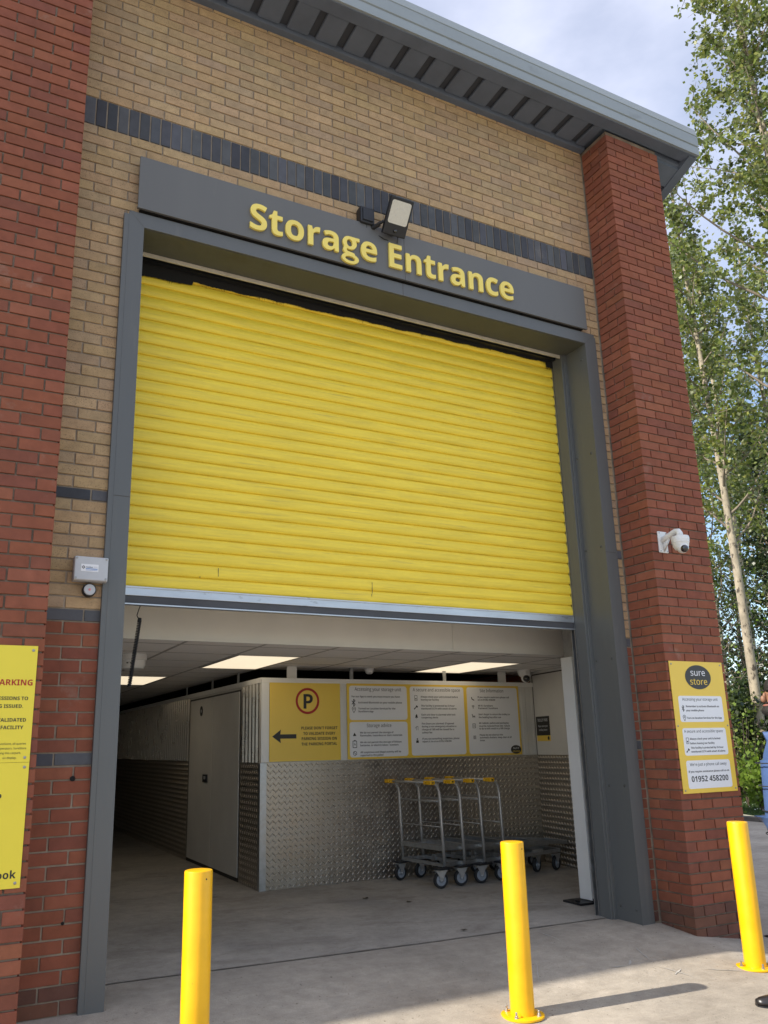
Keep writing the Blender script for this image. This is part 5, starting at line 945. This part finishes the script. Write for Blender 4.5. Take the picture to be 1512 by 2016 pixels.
# ================================================================ BOLLARDS
def bollard():
    e = empty('bollard', (0, 0, 0), '', 'bollard', 'yellow steel bollards in front of the entrance')
    b = MB(); b.lathe([(.066, .0), (.066, .893), (.064, .899), (.060, .9005), (.0, .902)][:4]+[(.03, .902), (.001, .9025)], (0,0,0), 40); o = obj('post', b, 'bollard', e); smooth_by_angle(o, 35)
    b = MB(); b.lathe([(.118, .0), (.118, .010), (.115, .012), (.066, .012)], (0,0,0), 40); o = obj('base_flange', b, 'bollard', e); smooth_by_angle(o, 35)
    b = MB(); b.lathe([(.004, 0), (.0041, -.0005)], (.02, -.063, .865), 8, 'Y'); obj('vent_hole', b, 'black', e)
    for k in range(4):
        a = R(32+90*k); x, y = .093*math.cos(a), .093*math.sin(a); b = MB(); b.lathe([(.013, .012), (.013, .015), (.010, .0151), (.010, .024), (.006, .0245), (.006, .040), (.004, .042)], (x, y, 0), 6); obj('anchor_bolt', b, 'galv', e)
    return e
b0 = bollard(); b0['label'] = 'yellow bollard in front of the left side of the opening, its base out of view'; b0.location = (.665, -.975, gz(.665, -.975)-.002)
dup(b0, (2.505, -.965, gz(2.505, -.965)-.002), R(0), 'middle yellow bollard in front of the trolleys, casting a long shadow')
dup(b0, (4.395, -.965, gz(4.395, -.965)-.002), R(35), 'yellow bollard furthest right, in front of the brick pier')

# ================================================================ TROLLEYS
def trolley():
    e = empty('platform_trolley', (0,0,0), '', 'trolley', 'nested platform trolleys along the back wall')
    for s in (-1, 1):
        hf = MB(); y = s*.335; hf.tube([(.07, y, .20), (.055, y, .55), (.045, y, .84), (.035, y, .90), (.005, y, .955), (-.04, y*.985, .975), (-.08, y*.96, .98)], .0150, 10); obj('upright', hf, 'zinc', e, smooth=True)
    hb_ = MB(); hb_.tube([(-.085, -.30, .98), (-.085, .30, .98)], .011, 10); hb_.tube([(-.055, -.30, .985), (-.055, .30, .985)], .005, 8)
    for z, r_ in ((.80, .0045), (.79, .003), (.555, .0045)): hb_.tube([(.046+(.9-z)*.03, -.335, z), (.046+(.9-z)*.03, .335, z)], r_, 8)
    obj('crossbar', hb_, 'zinc', e, smooth=True)
    for s in (-1, 1):
        b = MB(); b.cbox((-.107, s*.30, .960), (-.050, s*.39, 1.000), .006); b.cbox((-.108, s*.27, .962), (-.052, s*.29, .998), .004); gp = obj('grip', b, 'grip', e)
        b = MB(); b.lathe([(.009, 0), (.009, .0008*s)], (-.08, s*.3905, .98), 10, 'Y'); obj('grip_hole', b, 'black', gp)
    d = MB()
    def bar(a, b_, w, h):
        a = Vector(a); b_ = Vector(b_); t = (b_-a).normalized(); u = t.cross(Vector((0,0,1))).normalized(); v = u.cross(t)
        P = [p+u*i*w/2+v*j*h/2 for p in (a, b_) for i, j in ((-1,-1),(1,-1),(1,1),(-1,1))]; d.add(P, [(0,1,2,3),(7,6,5,4),(0,4,5,1),(1,5,6,2),(2,6,7,3),(3,7,4,0)])
    bar((.07,-.325,.355), (.07,.325,.355), .03, .042); bar((.075,-.33,.378), (.075,.33,.378), .05, .004)
    for s in (-1, 1): bar((.08, s*.31, .355), (1.12, s*.16, .27), .022, .034)
    bar((1.12,-.16,.27), (1.12,.16,.27), .03, .038)
    for t in (.3, .6): bar((.08+1.04*t, -.31+.15*t, .355-.085*t), (.08+1.04*t, .31-.15*t, .355-.085*t), .025, .02)
    obj('deck', d, 'galv', e)
    d = MB()
    for s in (-1, 1): bar((.06, s*.33, .205), (1.0, s*.155, .195), .022, .034)
    bar((.06,-.33,.205), (.06,.33,.205), .028, .03); bar((1.0,-.16,.195), (1.0,.16,.195), .03, .04)
    bar((.55,-.2,.215), (.7,-.2,.215), .05, .05); bar((.30,.12,.215), (.38,.12,.215), .05, .06)
    obj('chassis', d, 'galv', e)
    for s in (-1, 1):
        b = MB(); b.cbox((-.03, s*.27, .168), (.14, s*.375, .186), .005); b.lathe([(.02,.186),(.02,.192)], (.07, s*.335, 0), 12); obj('corner_pad', b, 'black', e, bevel=.003)
    for (x, y, a) in ((.02, -.325, -14), (.02, .325, 8), (.93, -.17, 18), (.93, .17, -20)):
        ca, sa = math.cos(R(a)), math.sin(R(a)); T = lambda p: (x+p[0]*ca-p[1]*sa, y+p[0]*sa+p[1]*ca, p[2])
        b = MB()
        for s in (-1, 1):
            q = [(-.055, s*.022, .162), (.062, s*.022, .162), (.025, s*.025, .105), (.014, s*.025, .068), (-.014, s*.025, .068), (-.02, s*.025, .105)]; q2 = [(p[0], p[1]+s*.003, p[2]) for p in q]
            b.add([T(p) for p in q+q2], [tuple(range(6)), tuple(range(11, 5, -1))]+[(k, (k+1) % 6, 6+(k+1) % 6, 6+k) for k in range(6)])
        b.add([T(p) for p in ((-.056,-.03,.160),(.063,-.03,.160),(.063,.03,.160),(-.056,.03,.160),(-.056,-.03,.167),(.063,-.03,.167),(.063,.03,.167),(-.056,.03,.167))], [(0,3,2,1),(4,5,6,7),(0,1,5,4),(1,2,6,5),(2,3,7,6),(3,0,4,7)])
        cs = obj('caster', b, 'zinc', e)
        def ring_(prof, n=28):
            mb = MB(); vs = []
            for r_, h in prof:
                for k in range(n): t = 2*math.pi*k/n; vs.append(T((r_*math.cos(t), h, .075+r_*math.sin(t))))
            m_ = len(prof); mb.add(vs, [(i*n+k, i*n+(k+1) % n, (i+1)*n+(k+1) % n, (i+1)*n+k) for i in range(m_-1) for k in range(n)]); return mb
        ty = obj('tyre', ring_([(.052,-.016),(.070,-.017),(.0745,-.010),(.0745,.010),(.070,.017),(.052,.016),(.052,-.016)]), 'tyre', cs); smooth_by_angle(ty, 40)
        hu = obj('wheel_hub', ring_([(.052,-.012),(.046,-.013),(.042,-.006),(.020,-.006),(.016,-.018),(.001,-.018)]), 'hub', cs)
        mb = ring_([(.052,.012),(.046,.013),(.042,.006),(.020,.006),(.016,.018),(.001,.018)]); obj('wheel_hub', mb, 'hub', cs)
        b = MB(); b.add([], []); sphere(b, T((0,-.028,.073)), .009, 10, 6); sphere(b, T((0,.028,.073)), .009, 10, 6); obj('axle_nut', b, 'alu', cs, smooth=True)
    return e
t0 = trolley(); t0['label'] = 'first platform trolley, at the left end of the nested row'; t0.location = (3.885, 2.44, .006); t0.rotation_euler = (0,0,R(7.0))
for i, (x, y, a, l) in enumerate(((4.145, 2.475, 6.5, 'second platform trolley from the left in the nested row'), (4.395, 2.485, 5.5, 'third platform trolley from the left, partly behind the middle bollard'), (4.66, 2.50, 4.5, 'last platform trolley at the right end of the row, its tip at the side wall'))): dup(t0, (x, y, .006), R(a), l)
# ================================================================ PLANTING STRIP AND TREES
kb = MB(); y = -30
while y < 55:
    kb.cbox((13.80+random.uniform(-.004,.004), y+.004, -.40), (13.95, y+.911, -.155), .012); y += .915
obj('kerb', kb, 'kerb', kind='structure')
def bankz(x, y): return -.18+.10*min(max(x-14.2, 0), 6)*.5+.05*math.sin(x*1.1+y*.7)+.03*math.sin(y*1.9)
xs = [13.94, 14.2, 14.6, 15, 15.5, 16, 17, 18, 19, 20, 22, 25, 30, 40, 60, 120, 300]; ys = list(range(-30, 60, 1))+[80, 150, 300]
mb = MB(); n = len(xs)
for y in ys:
    for x in xs: mb.v.append((x, y, bankz(min(x, 30), y)))
mb.f = [(j*n+i, j*n+i+1, (j+1)*n+i+1, (j+1)*n+i) for j in range(len(ys)-1) for i in range(n-1)]
obj('grass_bank', mb, 'grass', smooth=True, kind='structure')
mb = MB(); mb.box((-300, 60, -.6), (13.9, 300, -.31)); mb.box((-300, -300, -.6), (-60, 60, -.31)); mb.box((-60, -300, -.6), (300, -60, -.31)); obj('ground', mb, 'concrete', kind='structure')
g = MB(); rr = np.random.default_rng(11)
for k in range(16000):
    x = 13.96+abs(rr.normal())*1.9; y = rr.uniform(2.5, 14); z = bankz(x, y); h = rr.uniform(.05, .16); a = rr.uniform(0, 6.28); w_ = .006; lx, ly = rr.normal()*.03, rr.normal()*.03
    g.v += [(x-w_*math.cos(a), y-w_*math.sin(a), z-.01), (x+w_*math.cos(a), y+w_*math.sin(a), z-.01), (x+lx, y+ly, z+h)]; g.f.append((3*k, 3*k+1, 3*k+2))
obj('grass', g, 'blade', kind='stuff')
g = MB()
for k in range(260):
    x = 14.05+abs(rr.normal())*1.2; y = rr.uniform(3, 12); sphere(g, (x, y, bankz(x, y)+.09), .014, 5, 3, sc=(1, 1, .5))
obj('daisies', g, 'daisy', kind='stuff')

def leaf_cloud(P, size, seed, pal, hang=.0):
    """one leaf-sized diamond, folded along its midrib, per point"""
    r = np.random.default_rng(seed); n = len(P)
    nrm = r.normal(size=(n, 3)); nrm[:, 2] = np.abs(nrm[:, 2])*.9+.15; nrm /= np.linalg.norm(nrm, axis=1)[:, None]
    t = r.normal(size=(n, 3)); t[:, 2] -= hang; t -= nrm*(t*nrm).sum(1)[:, None]; t /= np.linalg.norm(t, axis=1)[:, None]; b = np.cross(nrm, t)
    L = size*r.uniform(.65, 1.25, n)[:, None]; Wd = L*r.uniform(.36, .50, n)[:, None]
    V = np.stack([P-t*L*.5, P+b*Wd-t*L*.10+nrm*L*.08, P+t*L*.55, P-b*Wd-t*L*.10+nrm*L*.08], 1).reshape(-1, 3)
    i = np.arange(n)*4; F = np.stack([i, i+1, i+2, i+3], 1)
    pc = np.array(pal)[r.integers(0, len(pal), n)]*r.uniform(.75, 1.2, (n, 1)); C = np.repeat(np.c_[pc, np.ones(n)], 4, 0)
    return V, F, C
def cloud_obj(name, V, F, C, parent, m='leaf', **kw):
    base = np.array(wloc(parent)) if parent else np.zeros(3)
    me = bpy.data.meshes.new(name); me.vertices.add(len(V)); me.vertices.foreach_set('co', (V-base).astype(np.float32).ravel())
    me.loops.add(F.size); me.loops.foreach_set('vertex_index', F.astype(np.int32).ravel()); me.polygons.add(len(F)); me.polygons.foreach_set('loop_start', (np.arange(len(F))*4).astype(np.int32)); me.polygons.foreach_set('loop_total', np.full(len(F), 4, dtype=np.int32))
    ca = me.color_attributes.new('bc', 'FLOAT_COLOR', 'POINT'); ca.data.foreach_set('color', C.astype(np.float32).ravel()); me.update(); me.validate(); me.materials.append(M[m])
    o = bpy.data.objects.new(name, me); COL.objects.link(o); o.parent = parent; return props(o, **kw)
POP = [(.185,.225,.045), (.145,.195,.038), (.26,.275,.065), (.26,.29,.15), (.095,.135,.032), (.21,.25,.08)]
DARK = [(.030,.050,.016), (.045,.070,.020), (.022,.036,.014), (.06,.085,.025)]
BRIGHT = [(.17,.26,.03), (.14,.22,.03), (.21,.30,.05)]
def tree(label, base, H, r0, lean, seed, nbr, spread, h0, leaves, size, pal=POP, bark='bark_pale', up=.9, group='trees beyond the yard', twig=1.0, hmax=None, jit=.16, cluster=.30):
    r = random.Random(seed); nr = np.random.default_rng(seed)
    e = empty('poplar_tree' if bark == 'bark_pale' else 'dark_tree', base, label, 'tree', group); B = Vector(base)
    path = []; n = 14; w1, w2 = r.uniform(0, 6), r.uniform(0, 6)
    for k in range(n+1):
        t = k/n; path.append(B+Vector((lean[0]*t*H+.16*math.sin(w1+5*t)*t, lean[1]*t*H+.16*math.sin(w2+4*t)*t, H*t-.15)))
    tk = MB(); tk.tube(path, [r0*(1.25 if k == 0 else 1)*(1-.88*k/n)+.008 for k in range(n+1)], 14)
    bo = MB(); P = []
    def at(t): i = min(int(t*n), n-1); f = t*n-i; return path[i].lerp(path[i+1], f)
    for b in range(nbr):
        t = h0+(1-h0)*((b+.5)/nbr)**.9*.97; p = at(t); az = b*2.399+r.uniform(-.5, .5); L = spread*(1-.72*((t-h0)/(1-h0))**1.2)*r.uniform(.65, 1.15)
        d = Vector((math.cos(az), math.sin(az), up*r.uniform(.5, 1.2))).normalized(); q = [p]; m_ = 6
        for k in range(m_):
            d = (d+Vector((r.uniform(-.16,.16), r.uniform(-.16,.16), .10*up))).normalized(); q.append(q[-1]+d*L/m_)
        rb = max(r0*.30*(1-t)+.012, .012); bo.tube(q, [rb*(1-.8*k/m_) for k in range(m_+1)], 6, False)
        ntw = int(9*twig)
        for k in range(ntw):
            s = .22+.78*(k+.5)/ntw; i = min(int(s*m_), m_-1); o = q[i].lerp(q[i+1], s*m_-i); td = Vector((r.gauss(0,1), r.gauss(0,1), r.gauss(.35,.7))).normalized(); TL_ = r.uniform(.35, 1.0)*min(1.2, .25+L*.28)
            q2 = [o, o+td*TL_*.5+Vector((0,0,.03)), o+td*TL_+Vector((0,0,.02))]; bo.tube(q2, [.009, .006, .003], 4, False); P.append((o, q2[2], TL_))
    tr_ = obj('trunk', tk, bark, e, smooth=True); obj('branches', bo, 'branch', e, smooth=True)
    seg = np.array([[*a, *b] for a, b, _ in P]); w = np.array([c for *_, c in P])*nr.uniform(.15, 1.9, len(P)); w /= w.sum(); idx = nr.choice(len(P), leaves, p=w)
    f = nr.uniform(.1, 1.12, leaves)[:, None]; pts = seg[idx, :3]*(1-f)+seg[idx, 3:]*f+nr.normal(size=(leaves, 3))*jit*nr.uniform(.4, 1.2, (leaves, 1))
    V, F, C = leaf_cloud(pts, size, seed, pal, .4); cloud_obj('crown', V, F, C, e)
    return e
def shrub(label, base, rx, ry, h, leaves, size, seed, pal, group='shrubs at the foot of the trees', name='leafy_shrub'):
    nr = np.random.default_rng(seed); r = random.Random(seed); e = empty(name, base, label, 'shrub', group); B = Vector(base); st = MB(); P = []
    for k in range(12):
        a = r.uniform(0, 6.28); q = Vector((math.cos(a)*rx*r.uniform(.2,1), math.sin(a)*ry*r.uniform(.2,1), h*r.uniform(.5,1.))); st.tube([B, B+q*.5+Vector((0,0,.1*h)), B+q], [.02, .013, .004], 5, False)
        for j in range(8):
            s = r.uniform(.3, 1); P.append([*(B+q*s), *(B+q*s+Vector((r.gauss(0,.3)*rx, r.gauss(0,.3)*ry, r.gauss(.1,.2)*h)))])
    obj('stems', st, 'bark_dark', e, smooth=True); P = np.array(P); idx = nr.integers(0, len(P), leaves); f = nr.uniform(0, 1, (leaves, 1)); pts = P[idx, :3]*(1-f)+P[idx, 3:]*f+nr.normal(size=(leaves, 3))*.10; pts[:, 2] = np.maximum(pts[:, 2], base[2]+.02)
    V, F, C = leaf_cloud(pts, size, seed, pal); cloud_obj('foliage', V, F, C, e)
CAMP = Vector((-.48, -4.95))
def pos(ax, ay, d):
    x, y = CAMP.x+ax*d, CAMP.y+ay*d; return (x, y, bankz(x, y))
tree('pale smooth-barked poplar leaning left, nearest the corner of the building', pos(.7965, .6046, 20.5), 17, .118, (-.0105, .012), 3, 38, 2.0, .34, 7200, .105, jit=.11)
tree('poplar with a flaking trunk just right of the pale leaning one', pos(.7975, .6033, 25), 17, .14, (-.001, .0), 5, 36, 2.0, .40, 3600, .13, jit=.12)
tree('slender poplar whose thin trunk shows beside the brick pier', pos(.778, .628, 23), 15.5, .09, (.006, -.004), 8, 42, 2.0, .26, 8500, .10, jit=.12)
tree('tall poplar with a wide crown at the upper right edge', pos(.868, .497, 18), 20.5, .17, (-.024, .022), 13, 54, 3.7, .36, 19000, .108, jit=.11)
tree('poplar in the middle distance right of the twin trunks', pos(.829, .559, 27), 18, .13, (.0, .002), 21, 34, 2.1, .40, 3000, .14, jit=.13)
tree('far poplar at the back of the row', pos(.812, .584, 33), 15, .14, (.0, .004), 34, 32, 2.2, .3, 2600, .15, jit=.14)
tree('dark ivy-covered tree behind the pale trunks', pos(.818, .575, 29), 12, .16, (.0, .0), 55, 42, 2.3, .12, 12000, .12, DARK, 'bark_dark', .5)
tree('bare twiggy thorn tree low behind the pale trunks', pos(.79, .613, 24), 6.2, .07, (.01, .0), 61, 30, 1.9, .12, 2600, .08, DARK+BRIGHT[:1], 'bark_dark', .7, twig=1.6)
tree('second twiggy thorn tree low beside the brick pier', pos(.775, .632, 22.5), 5.6, .06, (.0, .01), 67, 28, 1.8, .12, 2600, .08, DARK+BRIGHT[:1], 'bark_dark', .7, twig=1.6)
sp = [((.785,.619,21), 1.3, 1.3, 2.3, 5200, .10, DARK+POP[1:2], 'dark shrub behind the sign pier'), ((.795,.606,23.5), 1.5, 1.6, 2.6, 5500, .11, DARK, 'large dark shrub between the pale trunks'), ((.773,.634,21), 1.3, 1.3, 2.1, 4200, .10, DARK+POP[:1], 'dark shrub hidden mostly by the brick pier'),
      ((.7905,.6125,18.9), .42, .42, .95, 750, .10, BRIGHT, 'bright lime green sapling on the bank'), ((.783,.622,19.6), .35, .35, 1.9, 480, .09, BRIGHT+POP[:1], 'thin sapling with fresh green leaves beside the pier'), ((.806,.592,22), 1.4, 1.4, 2.4, 4200, .11, DARK, 'dark shrub right of the pale trunk'), ((.82,.572,21), 1.2, 1.2, 1.8, 3000, .10, DARK+POP[:1], 'dark shrub furthest right on the bank')]
for k, (a, rx, ry, h, nl, s, pal, lab) in enumerate(sp): shrub(lab, pos(*a), rx, ry, h, nl, s, 100+k, pal)
nr = np.random.default_rng(77); n = 20000; pts = np.c_[nr.uniform(26, 44, n), nr.uniform(4, 40, n), np.zeros(n)]; pts[:, 2] = np.abs(nr.normal(size=n))*1.5*(1+.5*np.sin(pts[:, 1]*.8))
V, F, C = leaf_cloud(pts, .30, 5, DARK); cloud_obj('woodland', V, F, C, None, kind='stuff')

# ================================================================ PEOPLE
def skin_mesh(name, nodes, edges, root, m, parent, sub=2, label=None):
    """nodes: name -> (x,y,z,r) in world; grows one continuous skin"""
    me = bpy.data.meshes.new(name); keys = list(nodes); base = wloc(parent)
    me.from_pydata([tuple(Vector(nodes[k][:3])-base) for k in keys], [(keys.index(a), keys.index(b)) for a, b in edges], [])
    o = bpy.data.objects.new(name, me); COL.objects.link(o); o.parent = parent
    o.modifiers.new('skin', 'SKIN').use_smooth_shade = True; s = o.modifiers.new('sub', 'SUBSURF'); s.levels = s.render_levels = sub
    for k, sv in zip(keys, me.skin_vertices[0].data):
        r_ = nodes[k][3]; sv.radius = (r_, r_) if not isinstance(r_, tuple) else r_; sv.use_root = (k == root)
    dg = bpy.context.evaluated_depsgraph_get(); dg.update(); nm = bpy.data.meshes.new_from_object(o.evaluated_get(dg))
    o.modifiers.clear(); o.data = nm; nm.materials.clear(); nm.materials.append(M[m]); nm.polygons.foreach_set('use_smooth', [True]*len(nm.polygons)); return props(o, label)
def person(org, yaw, label, jacket, trousers, beard=True, fs=1, fa=.42):
    q_ = fa/.42
    e = empty('person', org, label, 'person'); O = Vector(org); c, s = math.cos(yaw), math.sin(yaw)
    T = lambda x, y, z: (O.x+x*c-y*s, O.y+x*s+y*c, O.z+z)
    N = {}; E = []
    def nd(k, x, y, z, r_, par=None): N[k] = (*T(x, y, z), r_); (E.append((par, k)) if par else None)
    nd('pelvis', 0, 0, .97, .12); nd('belly', .01, 0, 1.10, .125, 'pelvis'); nd('chest', .0, 0, 1.32, .145, 'belly'); nd('nb', -.01, 0, 1.50, .075, 'chest'); nd('neck', .01, 0, 1.575, .058, 'nb')
    nd('jaw', .045, 0, 1.635, .062, 'neck'); nd('head', .03, 0, 1.725, .088, 'jaw'); nd('crown', .015, 0, 1.785, .075, 'head')
    for sd, n_ in ((1, 'l'), (-1, 'r')):
        f = sd == fs
        nd('hip'+n_, .0, sd*.09, .93, .092, 'pelvis'); nd('th'+n_, .13*q_ if f else -.02, sd*.1, .74, .082, 'hip'+n_); nd('kn'+n_, .25*q_ if f else -.04, sd*.1, .52, .058, 'th'+n_); nd('ca'+n_, .30*q_ if f else -.18, sd*.1, .36, .054, 'kn'+n_); nd('an'+n_, fa if f else -.36, sd*.1, .12 if f else .17, .038, 'ca'+n_); nd('he'+n_, fa+.02 if f else -.38, sd*.1, .055 if f else .12, .036, 'an'+n_); nd('to'+n_, fa+.16 if f else -.25, sd*.1, .05 if f else .035, .03, 'he'+n_)
        nd('sh'+n_, -.01, sd*.17, 1.45, .062, 'chest'); nd('el'+n_, -.10+(.08 if not f else -.02), sd*.25, 1.18, .042, 'sh'+n_); wx = .06 if not f else -.05
        nd('wr'+n_, wx, sd*.26, .96, .028, 'el'+n_); nd('pa'+n_, wx+.035, sd*.26, .89, .034, 'wr'+n_)
        for q, (dy, ln) in enumerate(((-.027, .070), (-.009, .080), (.009, .076), (.027, .062))):
            a = 'f%d' % q+n_; nd(a, wx+.045, sd*.26+dy, .845, .0095, 'pa'+n_); nd(a+'b', wx+.056, sd*.26+dy, .845-ln*.55, .0085, a); nd(a+'c', wx+.048, sd*.26+dy, .845-ln, .0075, a+'b')
        nd('t'+n_, wx+.072, sd*.235, .885, .011, 'pa'+n_); nd('tb'+n_, wx+.090, sd*.225, .845, .009, 't'+n_)
    bd = skin_mesh('body', N, E, 'pelvis', 'skin', e)
    # face
    f = MB(); sphere(f, T(.121, 0, 1.702), .0165, 10, 8, sc=(1, .9, 1.3)); sphere(f, T(.110, 0, 1.722), .012, 8, 6, sc=(1, .8, 1.6)); sphere(f, T(.100, .0, 1.628), .026, 10, 8, sc=(.8, 1.1, .7))
    for sd in (1, -1): sphere(f, T(.030, sd*.090, 1.705), .026, 8, 8, sc=(.8, .35, 1.3))
    obj('nose_chin_ears', f, 'skin', bd, smooth=True)
    for sd in (1, -1):
        f = MB(); sphere(f, T(.0965, sd*.034, 1.726), .0088, 10, 8, sc=(1, 1.3, .75)); obj('eye', f, 'plastic_g', bd, smooth=True); f = MB(); sphere(f, T(.1020, sd*.035, 1.726), .0052, 8, 6); obj('iris', f, 'glassk', bd, smooth=True)
        f = MB(); f.tube([T(.103, sd*.016, 1.750), T(.106, sd*.035, 1.756), T(.090, sd*.056, 1.749)], [.004, .005, .003], 6); obj('eyebrow', f, 'hair', bd, smooth=True)
    f = MB(); sphere(f, T(.108, 0, 1.664), .016, 10, 6, sc=(.6, 1.5, .5)); obj('lips', f, mat('lips', (.24,.09,.07), .5), bd, smooth=True)
    h = MB(); sphere(h, T(.004, 0, 1.765), .100, 20, 12, sc=(1.03, .92, .86)); obj('hair', h, 'hair', e, smooth=True)
    if beard:
        h = MB(); sphere(h, T(.075, 0, 1.632), .056, 14, 10, sc=(.98, 1.12, .72)); sphere(h, T(.112, 0, 1.680), .013, 10, 6, sc=(.6, 2.0, .35)); obj('beard', h, 'hair', e, smooth=True)
    # clothing
    J = {}; EJ = []
    def nj(k, x, y, z, r_, par=None): J[k] = (*T(x, y, z), r_); (EJ.append((par, k)) if par else None)
    nj('hem', .02, 0, .86, .175); nj('w', .025, 0, 1.02, .172, 'hem'); nj('b', .02, 0, 1.16, .178, 'w'); nj('c', .01, 0, 1.34, .180, 'b'); nj('col', -.005, 0, 1.50, .095, 'c'); nj('coll', .0, 0, 1.565, .082, 'col')
    for sd, n_ in ((1, 'l'), (-1, 'r')):
        f_ = sd == fs; nj('s'+n_, -.01, sd*.17, 1.44, .088, 'c'); nj('e'+n_, -.10+(.08 if not f_ else -.02), sd*.25, 1.18, .068, 's'+n_); nj('m'+n_, (.02 if not f_ else -.10), sd*.258, 1.06, .056, 'e'+n_); nj('u'+n_, (.05 if not f_ else -.055), sd*.26, .975, .048, 'm'+n_)
    jo = skin_mesh('jacket', J, EJ, 'b', jacket, e)
    z = MB()
    for zz, rr_ in ((.93,.178),(1.06,.178),(1.20,.183),(1.33,.184)):
        z.tube([T(.02+rr_*math.cos(a)*1.0, rr_*math.sin(a), zz) for a in np.linspace(0, 2*math.pi, 25)], .0035, 5, False)
    obj('quilt_seams', z, 'navy', jo)
    K = {}; EK = []
    def nk(k, x, y, z_, r_, par=None): K[k] = (*T(x, y, z_), r_); (EK.append((par, k)) if par else None)
    nk('p', 0, 0, .97, .140)
    for sd, n_ in ((1, 'l'), (-1, 'r')):
        f_ = sd == fs; nk('h'+n_, .0, sd*.09, .92, .108, 'p'); nk('t'+n_, .13*q_ if f_ else -.02, sd*.1, .73, .096, 'h'+n_); nk('k'+n_, .25*q_ if f_ else -.04, sd*.1, .52, .076, 't'+n_); nk('c'+n_, .31*q_ if f_ else -.18, sd*.1, .35, .068, 'k'+n_); nk('a'+n_, fa-.010 if f_ else -.345, sd*.1, .10 if f_ else .17, .060, 'c'+n_)
    skin_mesh('trousers', K, EK, 'p', trousers, e)
    for f_, sd in ((1, fs), (0, -fs)):
        ax = fa-.015 if f_ else -.40; z0 = .0 if f_ else .055; pit = 0 if f_ else R(24); sm = MB(); so_ = MB(); up = []
        prof = [(-.055, .034, .085), (-.02, .041, .10), (.05, .044, .085), (.12, .047, .062), (.18, .047, .052), (.225, .036, .042), (.250, .016, .032)]
        for px, hw, hh in prof:
            ring = []
            for k in range(12):
                a = 2*math.pi*k/12; yy = hw*math.cos(a); zz = .014+max(0, math.sin(a))*hh+(.004 if math.sin(a) < 0 else 0)
                X_, Z_ = px*math.cos(pit)+zz*math.sin(pit)*0, zz+((.25-px)*math.sin(pit)*.55 if not f_ else 0); ring.append(T(ax+X_, sd*.1+yy, z0*.3+Z_))
            up.append(ring)
        m_ = len(up); sm.add([p for r_ in up for p in r_], [(i*12+k, i*12+(k+1) % 12, (i+1)*12+(k+1) % 12, (i+1)*12+k) for i in range(m_-1) for k in range(12)]+[tuple(range(12)), tuple((m_-1)*12+k for k in range(12))])
        shx = obj('shoe', sm, 'shoe', e, smooth=True)
        P = [(px, hw*1.04) for px, hw, _ in prof]; poly = [(a, b) for a, b in P]+[(a, -b) for a, b in P[::-1]]; q = []
        for zt in (.0, .016): q += [T(ax+a, sd*.1+b, z0*.3+zt+((.25-a)*math.sin(pit)*.55 if not f_ else 0)) for a, b in poly]
        nn = len(poly); so_.add(q, [tuple(range(nn)), tuple(range(2*nn-1, nn-1, -1))]+[(k, (k+1) % nn, nn+(k+1) % nn, nn+k) for k in range(nn)]); obj('sole', so_, 'black', shx)
    return e
px, py = 4.035, -1.705
person((px, py, gz(px, py)+.0), math.pi-.5, 'bearded man in a quilted blue jacket walking in from the right edge, looking left', 'denim', 'navy', True, -1, .12)
px, py = 5.80, -.63
person((px, py, gz(px, py)+.0), math.pi-.88, 'person in dark clothes of whom only a shoe shows behind the rightmost bollard', 'charcoal', 'navy', False, 1, .32)
